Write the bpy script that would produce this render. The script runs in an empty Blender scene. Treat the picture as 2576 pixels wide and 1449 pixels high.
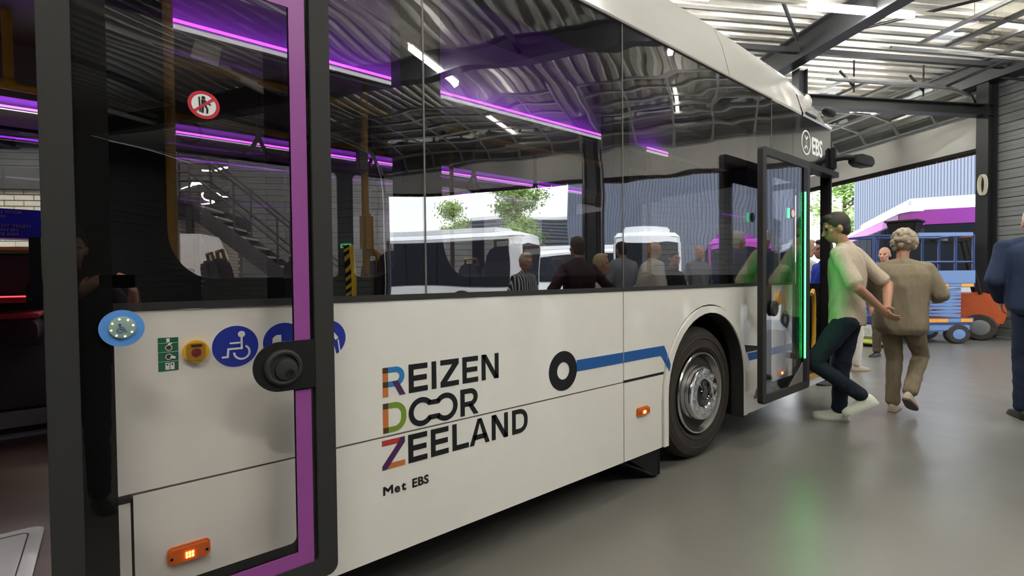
import bpy, bmesh, math, random
from mathutils import Vector, Matrix, Quaternion, noise as mnoise
from mathutils.geometry import tessellate_polygon
random.seed(7)
S = bpy.context.scene
COL = S.collection

# ------------------------------------------------------------------ camera
F_PX = 1236.0
HEAD = math.atan2(1497, F_PX)            # angle between the bus side and the view axis
PITCH = -math.atan2(26.5, F_PX)
ROLL = 0.010
CAM = Vector((0.0, -1.913, 1.40))
hv = Vector((math.cos(HEAD), math.sin(HEAD), 0)); rv = Vector((math.sin(HEAD), -math.cos(HEAD), 0)); zv = Vector((0, 0, 1))
FW = hv * math.cos(PITCH) + zv * math.sin(PITCH)
UP0 = zv * math.cos(PITCH) - hv * math.sin(PITCH)
EX = rv * math.cos(ROLL) - UP0 * math.sin(ROLL)
UPV = UP0 * math.cos(ROLL) + rv * math.sin(ROLL)
cam_d = bpy.data.cameras.new('camera'); cam = bpy.data.objects.new('camera', cam_d); COL.objects.link(cam)
cam_d.sensor_fit = 'HORIZONTAL'; cam_d.sensor_width = 36.0; cam_d.lens = F_PX / 2576.0 * 36.0
cam_d.clip_start = 0.02; cam_d.clip_end = 500
cam.matrix_world = Matrix(((EX.x, UPV.x, -FW.x, CAM.x), (EX.y, UPV.y, -FW.y, CAM.y), (EX.z, UPV.z, -FW.z, CAM.z), (0, 0, 0, 1)))
S.camera = cam

# ------------------------------------------------------------------ world, sun, exposure
S.view_settings.view_transform = 'Standard'
S.view_settings.look = 'None'
S.view_settings.gamma = 1.0
S.view_settings.use_curve_mapping = False
S.view_settings.exposure = 1.2
W = bpy.data.worlds.new('world'); S.world = W; W.use_nodes = True
nt = W.node_tree; nt.nodes.clear()
wo = nt.nodes.new('ShaderNodeOutputWorld'); bg = nt.nodes.new('ShaderNodeBackground')
tc = nt.nodes.new('ShaderNodeTexCoord'); sep = nt.nodes.new('ShaderNodeSeparateXYZ'); rmp = nt.nodes.new('ShaderNodeValToRGB')
rmp.color_ramp.elements[0].position = 0.0; rmp.color_ramp.elements[0].color = (1.0, 1.0, 0.98, 1)
rmp.color_ramp.elements[1].position = 0.7; rmp.color_ramp.elements[1].color = (0.62, 0.80, 1.0, 1)
nt.links.new(tc.outputs['Generated'], sep.inputs[0]); nt.links.new(sep.outputs['Z'], rmp.inputs[0])
nt.links.new(rmp.outputs[0], bg.inputs[0]); bg.inputs[1].default_value = 1.9
nt.links.new(bg.outputs[0], wo.inputs[0])
sun_d = bpy.data.lights.new('sun', 'SUN'); sun_d.energy = 4.0; sun_d.angle = math.radians(1.0); sun_d.color = (1, 0.95, 0.86)
sun = bpy.data.objects.new('sun', sun_d); COL.objects.link(sun)
# hall axes: A runs across the hall (along roof ribs), Bv runs along the door wall
HALL = math.radians(-30.25)
Av = Vector((math.cos(HALL), math.sin(HALL), 0)); Bv = Vector((-math.sin(HALL), math.cos(HALL), 0))
C0 = Vector((0, -1.913, 0))
def H(a, b, z=0.0): return C0 + Av * a + Bv * b + Vector((0, 0, z))
sd = (Bv * 0.55 - Av * 0.42 + Vector((0, 0, 0.85))).normalized()
sun.rotation_euler = sd.to_track_quat('Z', 'Y').to_euler()
S.cycles.use_denoising = True
S.cycles.max_bounces = 10; S.cycles.transparent_max_bounces = 24; S.cycles.glossy_bounces = 6; S.cycles.diffuse_bounces = 4
S.cycles.sample_clamp_indirect = 6.0
S.cycles.caustics_reflective = False; S.cycles.caustics_refractive = False

# ------------------------------------------------------------------ materials
MATS = {}
def _bump(nt, bsdf, scale, strength, detail=3.0, vec=None, dist=0.01, stretch=None):
    tcn = nt.nodes.new('ShaderNodeTexCoord'); n = nt.nodes.new('ShaderNodeTexNoise'); b = nt.nodes.new('ShaderNodeBump')
    n.inputs['Scale'].default_value = scale; n.inputs['Detail'].default_value = detail
    src = tcn.outputs['Object']
    if stretch:
        mp = nt.nodes.new('ShaderNodeMapping'); mp.inputs['Scale'].default_value = stretch
        nt.links.new(src, mp.inputs[0]); src = mp.outputs[0]
    nt.links.new(src, n.inputs['Vector']); nt.links.new(n.outputs['Fac'], b.inputs['Height'])
    b.inputs['Strength'].default_value = strength; b.inputs['Distance'].default_value = dist
    nt.links.new(b.outputs[0], bsdf.inputs['Normal'])
def M(name, col, rough=0.5, metal=0.0, spec=0.5, coat=0.0, emit=None, es=0.0, noise=None, bump=None, stretch=None, alpha=None):
    """principled material; noise=(scale, second colour, contrast); bump=(scale,strength,dist)"""
    if name in MATS: return MATS[name]
    m = bpy.data.materials.new(name); m.use_nodes = True; t = m.node_tree; b = t.nodes['Principled BSDF']
    b.inputs['Base Color'].default_value = (*col, 1); b.inputs['Roughness'].default_value = rough
    b.inputs['Metallic'].default_value = metal; b.inputs['Specular IOR Level'].default_value = spec
    if coat: b.inputs['Coat Weight'].default_value = coat; b.inputs['Coat Roughness'].default_value = 0.04
    if emit: b.inputs['Emission Color'].default_value = (*emit, 1); b.inputs['Emission Strength'].default_value = es
    if noise:
        tcn = t.nodes.new('ShaderNodeTexCoord'); n = t.nodes.new('ShaderNodeTexNoise'); r = t.nodes.new('ShaderNodeValToRGB')
        n.inputs['Scale'].default_value = noise[0]; n.inputs['Detail'].default_value = 5.0; n.inputs['Roughness'].default_value = 0.6
        src = tcn.outputs['Object']
        if stretch:
            mp = t.nodes.new('ShaderNodeMapping'); mp.inputs['Scale'].default_value = stretch
            t.links.new(src, mp.inputs[0]); src = mp.outputs[0]
        c = noise[2] if len(noise) > 2 else 0.25
        r.color_ramp.elements[0].position = 0.5 - c; r.color_ramp.elements[0].color = (*col, 1)
        r.color_ramp.elements[1].position = 0.5 + c; r.color_ramp.elements[1].color = (*noise[1], 1)
        t.links.new(src, n.inputs['Vector']); t.links.new(n.outputs['Fac'], r.inputs[0]); t.links.new(r.outputs[0], b.inputs['Base Color'])
    if bump: _bump(t, b, bump[0], bump[1], dist=bump[2] if len(bump) > 2 else 0.01, stretch=stretch)
    MATS[name] = m
    return m
def GLASS(name, tint, ior, rough=0.0, wav=None, gcol=(1, 1, 1)):
    """tinted sheet glass: transparent body, fresnel reflection, slight waviness"""
    if name in MATS: return MATS[name]
    m = bpy.data.materials.new(name); m.use_nodes = True; t = m.node_tree; t.nodes.clear()
    out = t.nodes.new('ShaderNodeOutputMaterial'); mx = t.nodes.new('ShaderNodeMixShader'); fr = t.nodes.new('ShaderNodeFresnel')
    tr = t.nodes.new('ShaderNodeBsdfTransparent'); gl = t.nodes.new('ShaderNodeBsdfGlossy')
    tr.inputs[0].default_value = (*tint, 1); gl.inputs['Roughness'].default_value = rough; gl.inputs['Color'].default_value = (*gcol, 1)
    ge = t.nodes.new('ShaderNodeNewGeometry'); mr = t.nodes.new('ShaderNodeMapRange')   # same reflectance on both faces of the sheet
    mr.inputs['To Min'].default_value = ior; mr.inputs['To Max'].default_value = 1.0 / ior
    t.links.new(ge.outputs['Backfacing'], mr.inputs['Value']); t.links.new(mr.outputs[0], fr.inputs['IOR'])
    if wav:
        tcn = t.nodes.new('ShaderNodeTexCoord'); mp = t.nodes.new('ShaderNodeMapping'); n = t.nodes.new('ShaderNodeTexNoise'); b = t.nodes.new('ShaderNodeBump')
        mp.inputs['Scale'].default_value = wav[2]
        n.inputs['Scale'].default_value = wav[0]; n.inputs['Detail'].default_value = 1.0
        b.inputs['Strength'].default_value = 1.0; b.inputs['Distance'].default_value = wav[1]
        t.links.new(tcn.outputs['Object'], mp.inputs[0]); t.links.new(mp.outputs[0], n.inputs['Vector'])
        t.links.new(n.outputs['Fac'], b.inputs['Height']); t.links.new(b.outputs[0], gl.inputs['Normal'])
    t.links.new(fr.outputs[0], mx.inputs[0]); t.links.new(tr.outputs[0], mx.inputs[1]); t.links.new(gl.outputs[0], mx.inputs[2])
    t.links.new(mx.outputs[0], out.inputs[0]); MATS[name] = m
    return m

# ------------------------------------------------------------------ geometry helpers
def frame_of(d):
    d = Vector(d).normalized(); u = d.orthogonal().normalized(); return d, u, d.cross(u)
class MB:
    def __init__(s): s.v = []; s.f = []
    def add(s, v, f):
        o = len(s.v); s.v += [tuple(p) for p in v]; s.f += [tuple(i + o for i in q) for q in f]; return s
    def box(s, x0, x1, y0, y1, z0, z1):
        v = [(x0, y0, z0), (x1, y0, z0), (x1, y1, z0), (x0, y1, z0), (x0, y0, z1), (x1, y0, z1), (x1, y1, z1), (x0, y1, z1)]
        return s.add(v, [(0, 3, 2, 1), (4, 5, 6, 7), (0, 1, 5, 4), (1, 2, 6, 5), (2, 3, 7, 6), (3, 0, 4, 7)])
    def loft(s, rings, cap=True, closed=True):
        n = len(rings[0]); v = [p for r in rings for p in r]; f = []
        for i in range(len(rings) - 1):
            for j in range(n if closed else n - 1):
                k = (j + 1) % n; f.append((i * n + j, i * n + k, (i + 1) * n + k, (i + 1) * n + j))
        if cap: f.append(tuple(range(n))[::-1]); f.append(tuple(range((len(rings) - 1) * n, len(rings) * n)))
        return s.add(v, f)
    def tube(s, pts, r, n=10, cap=True):
        pts = [Vector(p) for p in pts]; rings = []; pu = None
        rr = r if isinstance(r, (list, tuple)) else [r] * len(pts)
        for i, p in enumerate(pts):
            d = (pts[min(i + 1, len(pts) - 1)] - pts[max(i - 1, 0)]).normalized()
            if pu is None: u = d.orthogonal().normalized()
            else: u = (pu - d * pu.dot(d)).normalized()
            pu = u; w = d.cross(u)
            rings.append([p + (u * math.cos(2 * math.pi * k / n) + w * math.sin(2 * math.pi * k / n)) * rr[i] for k in range(n)])
        return s.loft(rings, cap)
    def beam(s, p0, p1, w, h, up=(0, 0, 1)):
        p0 = Vector(p0); p1 = Vector(p1); d = (p1 - p0).normalized(); x = d.cross(Vector(up)).normalized(); y = x.cross(d)
        q = [x * (sx * w / 2) + y * (sy * h / 2) for sx, sy in ((-1, -1), (1, -1), (1, 1), (-1, 1))]
        return s.loft([[p0 + c for c in q], [p1 + c for c in q]])
    def ibeam(s, p0, p1, w, h, t=0.015, up=(0, 0, 1)):
        p0 = Vector(p0); p1 = Vector(p1); d = (p1 - p0).normalized(); x = d.cross(Vector(up)).normalized(); y = x.cross(d)
        P = [(-w/2, -h/2), (w/2, -h/2), (w/2, -h/2+t), (t/2, -h/2+t), (t/2, h/2-t), (w/2, h/2-t), (w/2, h/2), (-w/2, h/2), (-w/2, h/2-t), (-t/2, h/2-t), (-t/2, -h/2+t), (-w/2, -h/2+t)]
        r0 = [p0 + x * a + y * b for a, b in P]; r1 = [p1 + x * a + y * b for a, b in P]
        n = len(P); o = len(s.v); s.v += [tuple(p) for p in r0 + r1]
        for j in range(n): k = (j + 1) % n; s.f.append((o + j, o + k, o + n + k, o + n + j))
        tri = tessellate_polygon([[Vector((a, b, 0)) for a, b in P]])
        for q in tri: s.f.append(tuple(o + i for i in q)); s.f.append(tuple(o + n + i for i in q[::-1]))
        return s
    def lathe(s, prof, c, ax, n=32, close=False):
        """prof: (offset along axis, radius)"""
        d, u, w = frame_of(ax); c = Vector(c)
        rings = [[c + d * h + (u * math.cos(2 * math.pi * k / n) + w * math.sin(2 * math.pi * k / n)) * r for k in range(n)] for h, r in prof]
        return s.loft(rings, cap=not close)
    def ell(s, c, r, R=None, n=16, m=10):
        c = Vector(c); rings = []
        for i in range(1, m):
            t = math.pi * i / m
            ring = []
            for k in range(n):
                a = 2 * math.pi * k / n
                p = Vector((r[0] * math.sin(t) * math.cos(a), r[1] * math.sin(t) * math.sin(a), -r[2] * math.cos(t)))
                ring.append(c + (R @ p if R else p))
            rings.append(ring)
        o = len(s.v); s.loft(rings, cap=False)
        top = c + (R @ Vector((0, 0, r[2])) if R else Vector((0, 0, r[2]))); bot = c - (top - c)
        s.v += [tuple(bot), tuple(top)]; b = len(s.v) - 2; L = o + (m - 2) * n
        for k in range(n):
            j = (k + 1) % n; s.f.append((b, o + j, o + k)); s.f.append((b + 1, L + k, L + j))
        return s
    def cap(s, p0, r0, p1, r1, n=14):
        """capsule with different end radii"""
        p0 = Vector(p0); p1 = Vector(p1); d, u, w = frame_of(p1 - p0); rings = []
        for t in (-80, -50, -20): 
            a = math.radians(t); rings.append((p0 + d * r0 * math.sin(a), r0 * math.cos(a)))
        for t in (20, 50, 80):
            a = math.radians(t); rings.append((p1 + d * r1 * math.sin(a), r1 * math.cos(a)))
        return s.loft([[c + (u * math.cos(2 * math.pi * k / n) + w * math.sin(2 * math.pi * k / n)) * r for k in range(n)] for c, r in rings])
    def poly(s, polys, to3, y0, y1):
        """extruded flat shape with holes; polys in 2D, to3(x,z,y)"""
        pl = [[Vector((p[0], p[1], 0)) for p in q] for q in polys]
        tri = tessellate_polygon(pl); flat = [p for q in pl for p in q]; n = len(flat); o = len(s.v)
        s.v += [tuple(to3(p.x, p.y, y0)) for p in flat] + [tuple(to3(p.x, p.y, y1)) for p in flat]
        for q in tri: s.f.append(tuple(o + i for i in q)); s.f.append(tuple(o + n + i for i in q[::-1]))
        k = 0
        for q in pl:
            m = len(q)
            for i in range(m): j = (i + 1) % m; s.f.append((o + k + i, o + k + j, o + n + k + j, o + n + k + i))
            k += m
        return s
    def mesh(s, name, smooth=False):
        me = bpy.data.meshes.new(name); me.from_pydata(s.v, [], s.f)
        bm = bmesh.new(); bm.from_mesh(me); bmesh.ops.recalc_face_normals(bm, faces=bm.faces[:]); bm.to_mesh(me); bm.free()
        if smooth: smooth_mesh(me, smooth if not isinstance(smooth, bool) else 40)
        return me
    def build(s, name, mat, parent=None, smooth=False, bev=0.0):
        me = s.mesh(name, smooth)
        if bev: bevel_mesh(me, bev)
        return put(name, me, mat, parent)
def smooth_mesh(me, ang):
    for p in me.polygons: p.use_smooth = True
    bm = bmesh.new(); bm.from_mesh(me); a = math.radians(ang)
    for e in bm.edges: e.smooth = not (len(e.link_faces) == 2 and e.calc_face_angle(0) > a)
    bm.to_mesh(me); bm.free()
def bevel_mesh(me, w, seg=2):
    bm = bmesh.new(); bm.from_mesh(me)
    bmesh.ops.remove_doubles(bm, verts=bm.verts[:], dist=1e-6)
    ed = [e for e in bm.edges if len(e.link_faces) == 2 and e.calc_face_angle(0) > 0.5]
    bmesh.ops.bevel(bm, geom=ed, offset=w, segments=seg, affect='EDGES', clamp_overlap=True)
    bm.to_mesh(me); bm.free(); smooth_mesh(me, 50)
def put(name, me, mat, parent=None):
    if mat is not None:
        me.materials.clear(); me.materials.append(MATS[mat] if isinstance(mat, str) else mat)
    o = bpy.data.objects.new(name, me); COL.objects.link(o)
    if parent is not None: o.parent = parent
    return o
def dup(o, parent=None, name=None):
    c = o.copy(); COL.objects.link(c)
    if name: c.name = name
    c.parent = parent
    return c
def dup_tree(o, parent=None):
    c = dup(o, parent)
    for ch in o.children: dup_tree(ch, c)
    return c
def E(name, loc=(0, 0, 0), rz=0.0, parent=None):
    o = bpy.data.objects.new(name, None); COL.objects.link(o); o.location = loc; o.rotation_euler = (0, 0, rz); o.empty_display_size = 0.1
    if parent is not None: o.parent = parent
    return o
def tag(o, label, cat, group=None):
    o['label'] = label; o['category'] = cat
    if group: o['group'] = group
    return o
def struct(o, label=None):
    o['kind'] = 'structure'
    if label: o['label'] = label
    return o
def hall(o):
    o.location = C0; o.rotation_euler = (0, 0, HALL); return o
XZ = lambda x, z, y: (x, y, z)
def circ(cx, cz, r, n=32, rz=None): return [(cx + r * math.cos(2 * math.pi * k / n), cz + (rz or r) * math.sin(2 * math.pi * k / n)) for k in range(n)]
def rrect(x0, x1, z0, z1, r, n=6):
    if not isinstance(r, (list, tuple)): r = [r] * 4
    P = []
    for (cx, cz, a0, q) in ((x0 + r[0], z0 + r[0], 180, r[0]), (x1 - r[1], z0 + r[1], 270, r[1]), (x1 - r[2], z1 - r[2], 0, r[2]), (x0 + r[3], z1 - r[3], 90, r[3])):
        if q <= 1e-6: P.append((cx, cz)); continue
        for k in range(n + 1): a = math.radians(a0 + 90 * k / n); P.append((cx + q * math.cos(a), cz + q * math.sin(a)))
    return P
def flat(name, polys, y0, y1, mat, parent=None, to3=XZ):
    m = MB(); m.poly(polys, to3, y0, y1); return m.build(name, mat, parent)
def text_mesh(txt, size, bold=0.0, depth=0.002, align='LEFT', sx=1.0, sp=1.0, line=1.0):
    c = bpy.data.curves.new('t', 'FONT'); c.body = txt; c.size = size; c.extrude = depth; c.offset = bold; c.align_x = align
    c.space_character = sp; c.space_line = line; c.resolution_u = 3
    o = bpy.data.objects.new('t', c); COL.objects.link(o)
    dg = bpy.context.evaluated_depsgraph_get(); me = bpy.data.meshes.new_from_object(o.evaluated_get(dg))
    bpy.data.objects.remove(o); bpy.data.curves.remove(c)
    # stand it up: text faces -Y
    me.transform(Matrix.Diagonal((sx, 1, 1, 1))); me.transform(Matrix.Rotation(math.radians(90), 4, 'X'))
    return me
def text(name, txt, loc, size, mat, parent, bold=0.0, align='LEFT', sx=1.0, rz=0.0, sp=1.0, line=1.0, depth=0.002):
    me = text_mesh(txt, size, bold, depth, align, sx, sp, line)
    o = put(name, me, mat, parent); o.location = loc; o.rotation_euler = (0, 0, rz); return o

M('white_paint', (0.84, 0.82, 0.755), 0.30, spec=0.4, coat=1.0, noise=(9, (0.80, 0.78, 0.71), 0.3))
M('roof_white', (0.50, 0.49, 0.45), 0.12, coat=1.0)
M('frit', (0.003, 0.003, 0.003), 0.5, spec=0.1)
M('black_gloss', (0.006, 0.006, 0.007), 0.06, coat=1.0)
M('black_plastic', (0.010, 0.010, 0.010), 0.55, spec=0.22)
M('rubber', (0.022, 0.022, 0.022), 0.7, spec=0.3, bump=(60, 0.2, 0.002))
M('rubber_frame', (0.025, 0.025, 0.024), 0.65, spec=0.35, bump=(120, 0.3, 0.001))
M('door_rubber', (0.030, 0.030, 0.029), 0.6, spec=0.25)
M('gap_dark', (0.012, 0.008, 0.008), 0.8)
M('seam_grey', (0.14, 0.125, 0.12), 0.6)
M('purple', (0.30, 0.065, 0.30), 0.4, noise=(300, (0.28, 0.06, 0.28), 0.3))
M('alu', (0.62, 0.62, 0.61), 0.32, metal=1.0, bump=(200, 0.1, 0.001))
M('chrome', (0.86, 0.86, 0.84), 0.12, metal=1.0)
M('rim_alu', (0.60, 0.59, 0.56), 0.24, metal=1.0)
M('steel_dark', (0.016, 0.017, 0.02), 0.45, metal=0.0, spec=0.5)
M('yellow_pole', (0.62, 0.36, 0.03), 0.38, bump=(300, 0.1, 0.001))
M('yellow', (0.80, 0.45, 0.02), 0.4)
M('blue_sign', (0.012, 0.03, 0.34), 0.35)
M('lightblue', (0.10, 0.30, 0.72), 0.4)
M('white_print', (0.80, 0.80, 0.80), 0.4)
M('green_sign', (0.01, 0.13, 0.06), 0.4)
M('red_sign', (0.50, 0.015, 0.03), 0.4)
M('red_button', (0.16, 0.015, 0.015), 0.4)
M('ink', (0.006, 0.006, 0.007), 0.45, spec=0.3)
M('stripe_blue', (0.012, 0.10, 0.34), 0.3)
M('let_blue', (0.02, 0.19, 0.47), 0.3); M('let_orange', (0.55, 0.17, 0.035), 0.3); M('let_purple', (0.06, 0.012, 0.08), 0.3)
M('let_green', (0.17, 0.28, 0.02), 0.3); M('let_red', (0.45, 0.035, 0.035), 0.3); M('let_brown', (0.05, 0.025, 0.008), 0.3); M('let_navy', (0.01, 0.015, 0.06), 0.3)
M('stripe_orange', (0.42, 0.10, 0.02), 0.35)
M('interior_grey', (0.20, 0.195, 0.20), 0.55); M('interior_dark', (0.012, 0.012, 0.013), 0.6); M('lining', (0.06, 0.057, 0.066), 0.6)
M('bus_ceiling', (0.15, 0.145, 0.145), 0.5)
M('led_purple', (0.3, 0.02, 0.6), 0.4, emit=(0.42, 0.03, 1.0), es=7.0)
M('led_white', (0.8, 0.8, 0.8), 0.4, emit=(0.95, 0.97, 1.0), es=0.45)
M('led_green', (0.05, 0.8, 0.15), 0.4, emit=(0.02, 1.0, 0.16), es=14.0)
M('led_green_dot', (0.3, 0.9, 0.4), 0.4, emit=(0.25, 1.0, 0.45), es=5.0)
M('amber', (0.38, 0.06, 0.003), 0.25, emit=(1.0, 0.22, 0.01), es=0.05, noise=(60, (0.36, 0.055, 0.003), 0.2))
M('amber_hot', (1, 0.5, 0.05), 0.3, emit=(1.0, 0.42, 0.04), es=9.0)
M('floor_wood', (0.085, 0.05, 0.036), 0.5, noise=(6, (0.05, 0.028, 0.02), 0.3), stretch=(0.6, 9, 1))
M('floor_trim', (0.33, 0.35, 0.33), 0.45)
M('seat_fabric', (0.09, 0.075, 0.10), 0.9, bump=(200, 0.4, 0.003)); M('seat_grey', (0.12, 0.12, 0.125), 0.8)
M('seat_red', (0.42, 0.01, 0.03), 0.7, bump=(150, 0.3, 0.002)); M('seat_dark', (0.03, 0.01, 0.02), 0.85)
GLASS('bus_glass', (0.76, 0.745, 0.76), 2.4, wav=(1.0, 0.0028, (1.1, 1.0, 3.2)))
GLASS('door_glass', (0.975, 0.965, 0.965), 1.40, wav=(1.0, 0.001, (1.5, 1, 2.5)))
GLASS('far_glass', (0.93, 0.925, 0.93), 1.45)
GLASS('pane_glass', (0.80, 0.79, 0.75), 1.7, wav=(1.0, 0.02, (1.2, 1.2, 1.2)))

# ================================================================== HALL (local axes a, b, z through hall())
M('concrete', (0.172, 0.165, 0.147), 0.34, spec=0.9, noise=(0.9, (0.142, 0.136, 0.122), 0.28))
def floor_material():
    m = MATS['concrete']; t = m.node_tree; b = t.nodes['Principled BSDF']
    tcn = t.nodes.new('ShaderNodeTexCoord'); n1 = t.nodes.new('ShaderNodeTexNoise'); n2 = t.nodes.new('ShaderNodeTexNoise'); mr = t.nodes.new('ShaderNodeMapRange'); bp = t.nodes.new('ShaderNodeBump'); ad = t.nodes.new('ShaderNodeMath')
    n1.inputs['Scale'].default_value = 4.0; n1.inputs['Detail'].default_value = 8; n1.inputs['Distortion'].default_value = 0.3
    n2.inputs['Scale'].default_value = 45; n2.inputs['Detail'].default_value = 3
    t.links.new(tcn.outputs['Object'], n1.inputs['Vector']); t.links.new(tcn.outputs['Object'], n2.inputs['Vector'])
    mr.inputs['From Min'].default_value = 0.2; mr.inputs['From Max'].default_value = 0.8; mr.inputs['To Min'].default_value = 0.285; mr.inputs['To Max'].default_value = 0.36
    t.links.new(n1.outputs['Fac'], mr.inputs['Value']); t.links.new(mr.outputs[0], b.inputs['Roughness'])
    ad.operation = 'MULTIPLY'; ad.inputs[1].default_value = 1.0; t.links.new(n2.outputs['Fac'], ad.inputs[0])
    bp.inputs['Strength'].default_value = 0.22; bp.inputs['Distance'].default_value = 0.003
    t.links.new(ad.outputs[0], bp.inputs['Height']); t.links.new(bp.outputs[0], b.inputs['Normal'])
floor_material()
M('asphalt', (0.36, 0.35, 0.34), 0.8, noise=(3, (0.30, 0.295, 0.29)))
M('galvanised', (0.70, 0.68, 0.63), 0.34, metal=0.5, noise=(7, (0.55, 0.54, 0.50), 0.25))
M('cladding', (0.20, 0.212, 0.215), 0.5, noise=(14, (0.175, 0.186, 0.19)))
M('door_panel', (0.52, 0.52, 0.50), 0.45)
M('lamp_body', (0.55, 0.53, 0.46), 0.4)
M('tube_light', (1, 1, 1), 0.4, emit=(1.0, 0.97, 0.90), es=80.0)
M('brick', (0.52, 0.50, 0.43), 0.75, noise=(30, (0.44, 0.42, 0.35)), bump=(60, 0.4, 0.004))
M('mortar', (0.10, 0.095, 0.085), 0.9)
M('facade', (0.12, 0.138, 0.182), 0.55); M('facade_dark', (0.10, 0.11, 0.13), 0.6)

A0, A1, B0, B1, ZR = -14.0, 12.2, -15.0, 17.5, 6.05
m = MB(); m.box(A0, A1, B0, B1, -0.3, 0.0); struct(hall(m.build('floor', 'concrete')), 'polished grey concrete floor of the hall')
m = MB(); m.box(A1, 160, -110, 160, -0.35, -0.03); m.box(-60, A1, B1, 160, -0.35, -0.03); struct(hall(m.build('ground', 'asphalt')), 'grey yard outside the doors')
m = MB(); pts = []; b = B0
while b < B1:
    for db, dz in ((0, 0), (0.11, 0), (0.145, 0.11), (0.255, 0.11), (0.29, 0)): pts.append((min(b + db, B1), ZR + dz))
    b += 0.29
n = len(pts)
m.v = [(A0, p, z) for p, z in pts] + [(A1 + 0.2, p, z) for p, z in pts]; m.f = [(i, i + 1, n + i + 1, n + i) for i in range(n - 1)]
ceil = struct(hall(m.build('ceiling', 'galvanised')), 'ribbed galvanised steel roof deck')
m = MB(); m.box(A0 - .2, A1 + .3, B0 - .2, B1 + .2, ZR + 0.14, ZR + 0.4); o = m.build('roof_cover', 'facade_dark', ceil)
def wall_planks(name, segs, axis, pos, label, out):
    """segs: (u0,u1,z0,z1); axis 'b' means the wall runs along b at a=pos"""
    w = E(name); hall(w); struct(w, label); bk = MB(); shared = {}
    for u0, u1, z0, z1 in segs:
        if axis == 'b': bk.box(min(pos, pos + out * .02) + out * .02, pos + out * .16, u0, u1, z0, z1) if out > 0 else bk.box(pos + out * .16, pos + out * .02, u0, u1, z0, z1)
        else: bk.box(u0, u1, pos + out * .02, pos + out * .16, z0, z1) if out > 0 else bk.box(u0, u1, pos + out * .16, pos + out * .02, z0, z1)
        z = z0
        while z < z1 - 0.02:
            h = min(0.2, z1 - z); key = (round(u1 - u0, 3), round(h, 3))
            if key not in shared:
                mm = MB(); L = u1 - u0; t = -out * 0.012; q = [(0, 0.004), (t, 0.012), (t, h * .48), (t * .55, h * .5), (t, h * .52), (t, h - .012), (0, h - .004), (out * .02, h - .004), (out * .02, 0.004)]
                if axis == 'b': mm.loft([[(x, 0, zz) for x, zz in q], [(x, L, zz) for x, zz in q]])
                else: mm.loft([[(0, x, zz) for x, zz in q], [(L, x, zz) for x, zz in q]])
                shared[key] = mm.mesh('cladding_plank'); shared[key].materials.append(MATS['cladding'])
            o = bpy.data.objects.new('cladding_plank', shared[key]); COL.objects.link(o); o.parent = w
            o.location = (pos, u0, z) if axis == 'b' else (u0, pos, z)
            z += 0.2
    bk.build('wall_core', 'facade_dark', w)
    return w
DOORS = [(-6.4, 0.4), (0.87, 7.7), (9.15, 15.95)]
segs = [(B0, -6.4, 0, ZR), (0.4, 0.87, 0, ZR), (7.7, 9.15, 0, ZR), (15.95, B1, 0, ZR)] + [(d0, d1, 5.05, ZR) for d0, d1 in DOORS]
wall_right = wall_planks('wall_right', segs, 'b', A1, 'grey clad hall wall with the overhead doors', 1)
wall_planks('wall_back', [(A0, A1, 0, ZR)], 'a', B1, 'grey clad end wall beyond the bus', 1)
wall_planks('wall_front', [(A0, A1, 0, ZR)], 'a', B0, 'grey clad end wall behind the camera', -1)
M('cladding_dimmed', (0.05, 0.053, 0.055), 0.55)  # cladding darkened in colour so the unseen end wall mirrors dimly
for o in list(bpy.data.objects['wall_front'].children): o.data.materials[0] = MATS['cladding_dimmed']
wall_planks('wall_left', [(B0, B1, 0, ZR)], 'b', A0, 'grey clad side wall behind the bus', -1)

# ---- steelwork
frame = E('roof_frame'); hall(frame); struct(frame, 'dark painted steel frame carrying the roof')
for a in (-12.6, -7.7, -2.8, 2.15, 7.1, 11.95):
    MB().ibeam((a, B0, 5.76), (a, B1, 5.76), 0.28, 0.5, 0.03).build('rafter', 'steel_dark', frame)
for b in (-6.62, 0.63, 8.95, 16.2):
    MB().ibeam((11.98, b, 0), (11.98, b, 5.5), 0.24, 0.26, 0.02, up=(1, 0, 0)).build('column', 'steel_dark', frame)
    for a in (-13.7,): MB().ibeam((a, b, 0), (a, b, 5.5), 0.24, 0.26, 0.02, up=(1, 0, 0)).build('column', 'steel_dark', frame)
for b in (0.2, 8.6, 16.8, -8.2):
    MB().beam((A0 + .2, b, 5.74), (A1 - .1, b, 5.74), 0.10, 0.10).build('purlin', 'steel_dark', frame)
MB().ibeam((7.25, 9.0, 4.93), (12.15, 9.0, 4.93), 0.22, 0.24, 0.02).build('tie_beam', 'steel_dark', frame)
MB().ibeam((7.45, 9.0, 4.95), (7.45, 9.0, 5.55), 0.2, 0.2, 0.02, up=(1, 0, 0)).build('hanger', 'steel_dark', frame)
MB().beam((9.35, 9.05, 5.04), (9.35, 9.05, 5.35), 0.16, 0.16).build('hanger', 'steel_dark', frame)
MB().tube([(11.95, 8.7, 5.55), (11.95, 6.2, 4.2)], 0.03).build('brace', 'steel_dark', frame)
MB().tube([(11.2, 9.2, 5.5), (12.05, 7.0, 6.0)], 0.03).build('brace', 'steel_dark', frame)
MB().tube([(2.2, 4.0, 5.95), (6.9, 8.4, 5.85)], 0.03).build('brace', 'steel_dark', frame)
MB().tube([(7.2, 8.6, 5.9), (11.8, 4.0, 5.9)], 0.025).build('brace', 'steel_dark', frame)
for a in (9.0, 10.75):
    MB().tube([(a, 9.3, 5.3), (a, 9.3, 5.98)], 0.018).build('track_rod', 'steel_dark', frame)
    MB().beam((a, 9.3, 5.42), (a - 0.35, 9.3, 5.74), 0.035, 0.035).build('track_strut', 'steel_dark', frame)
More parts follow.
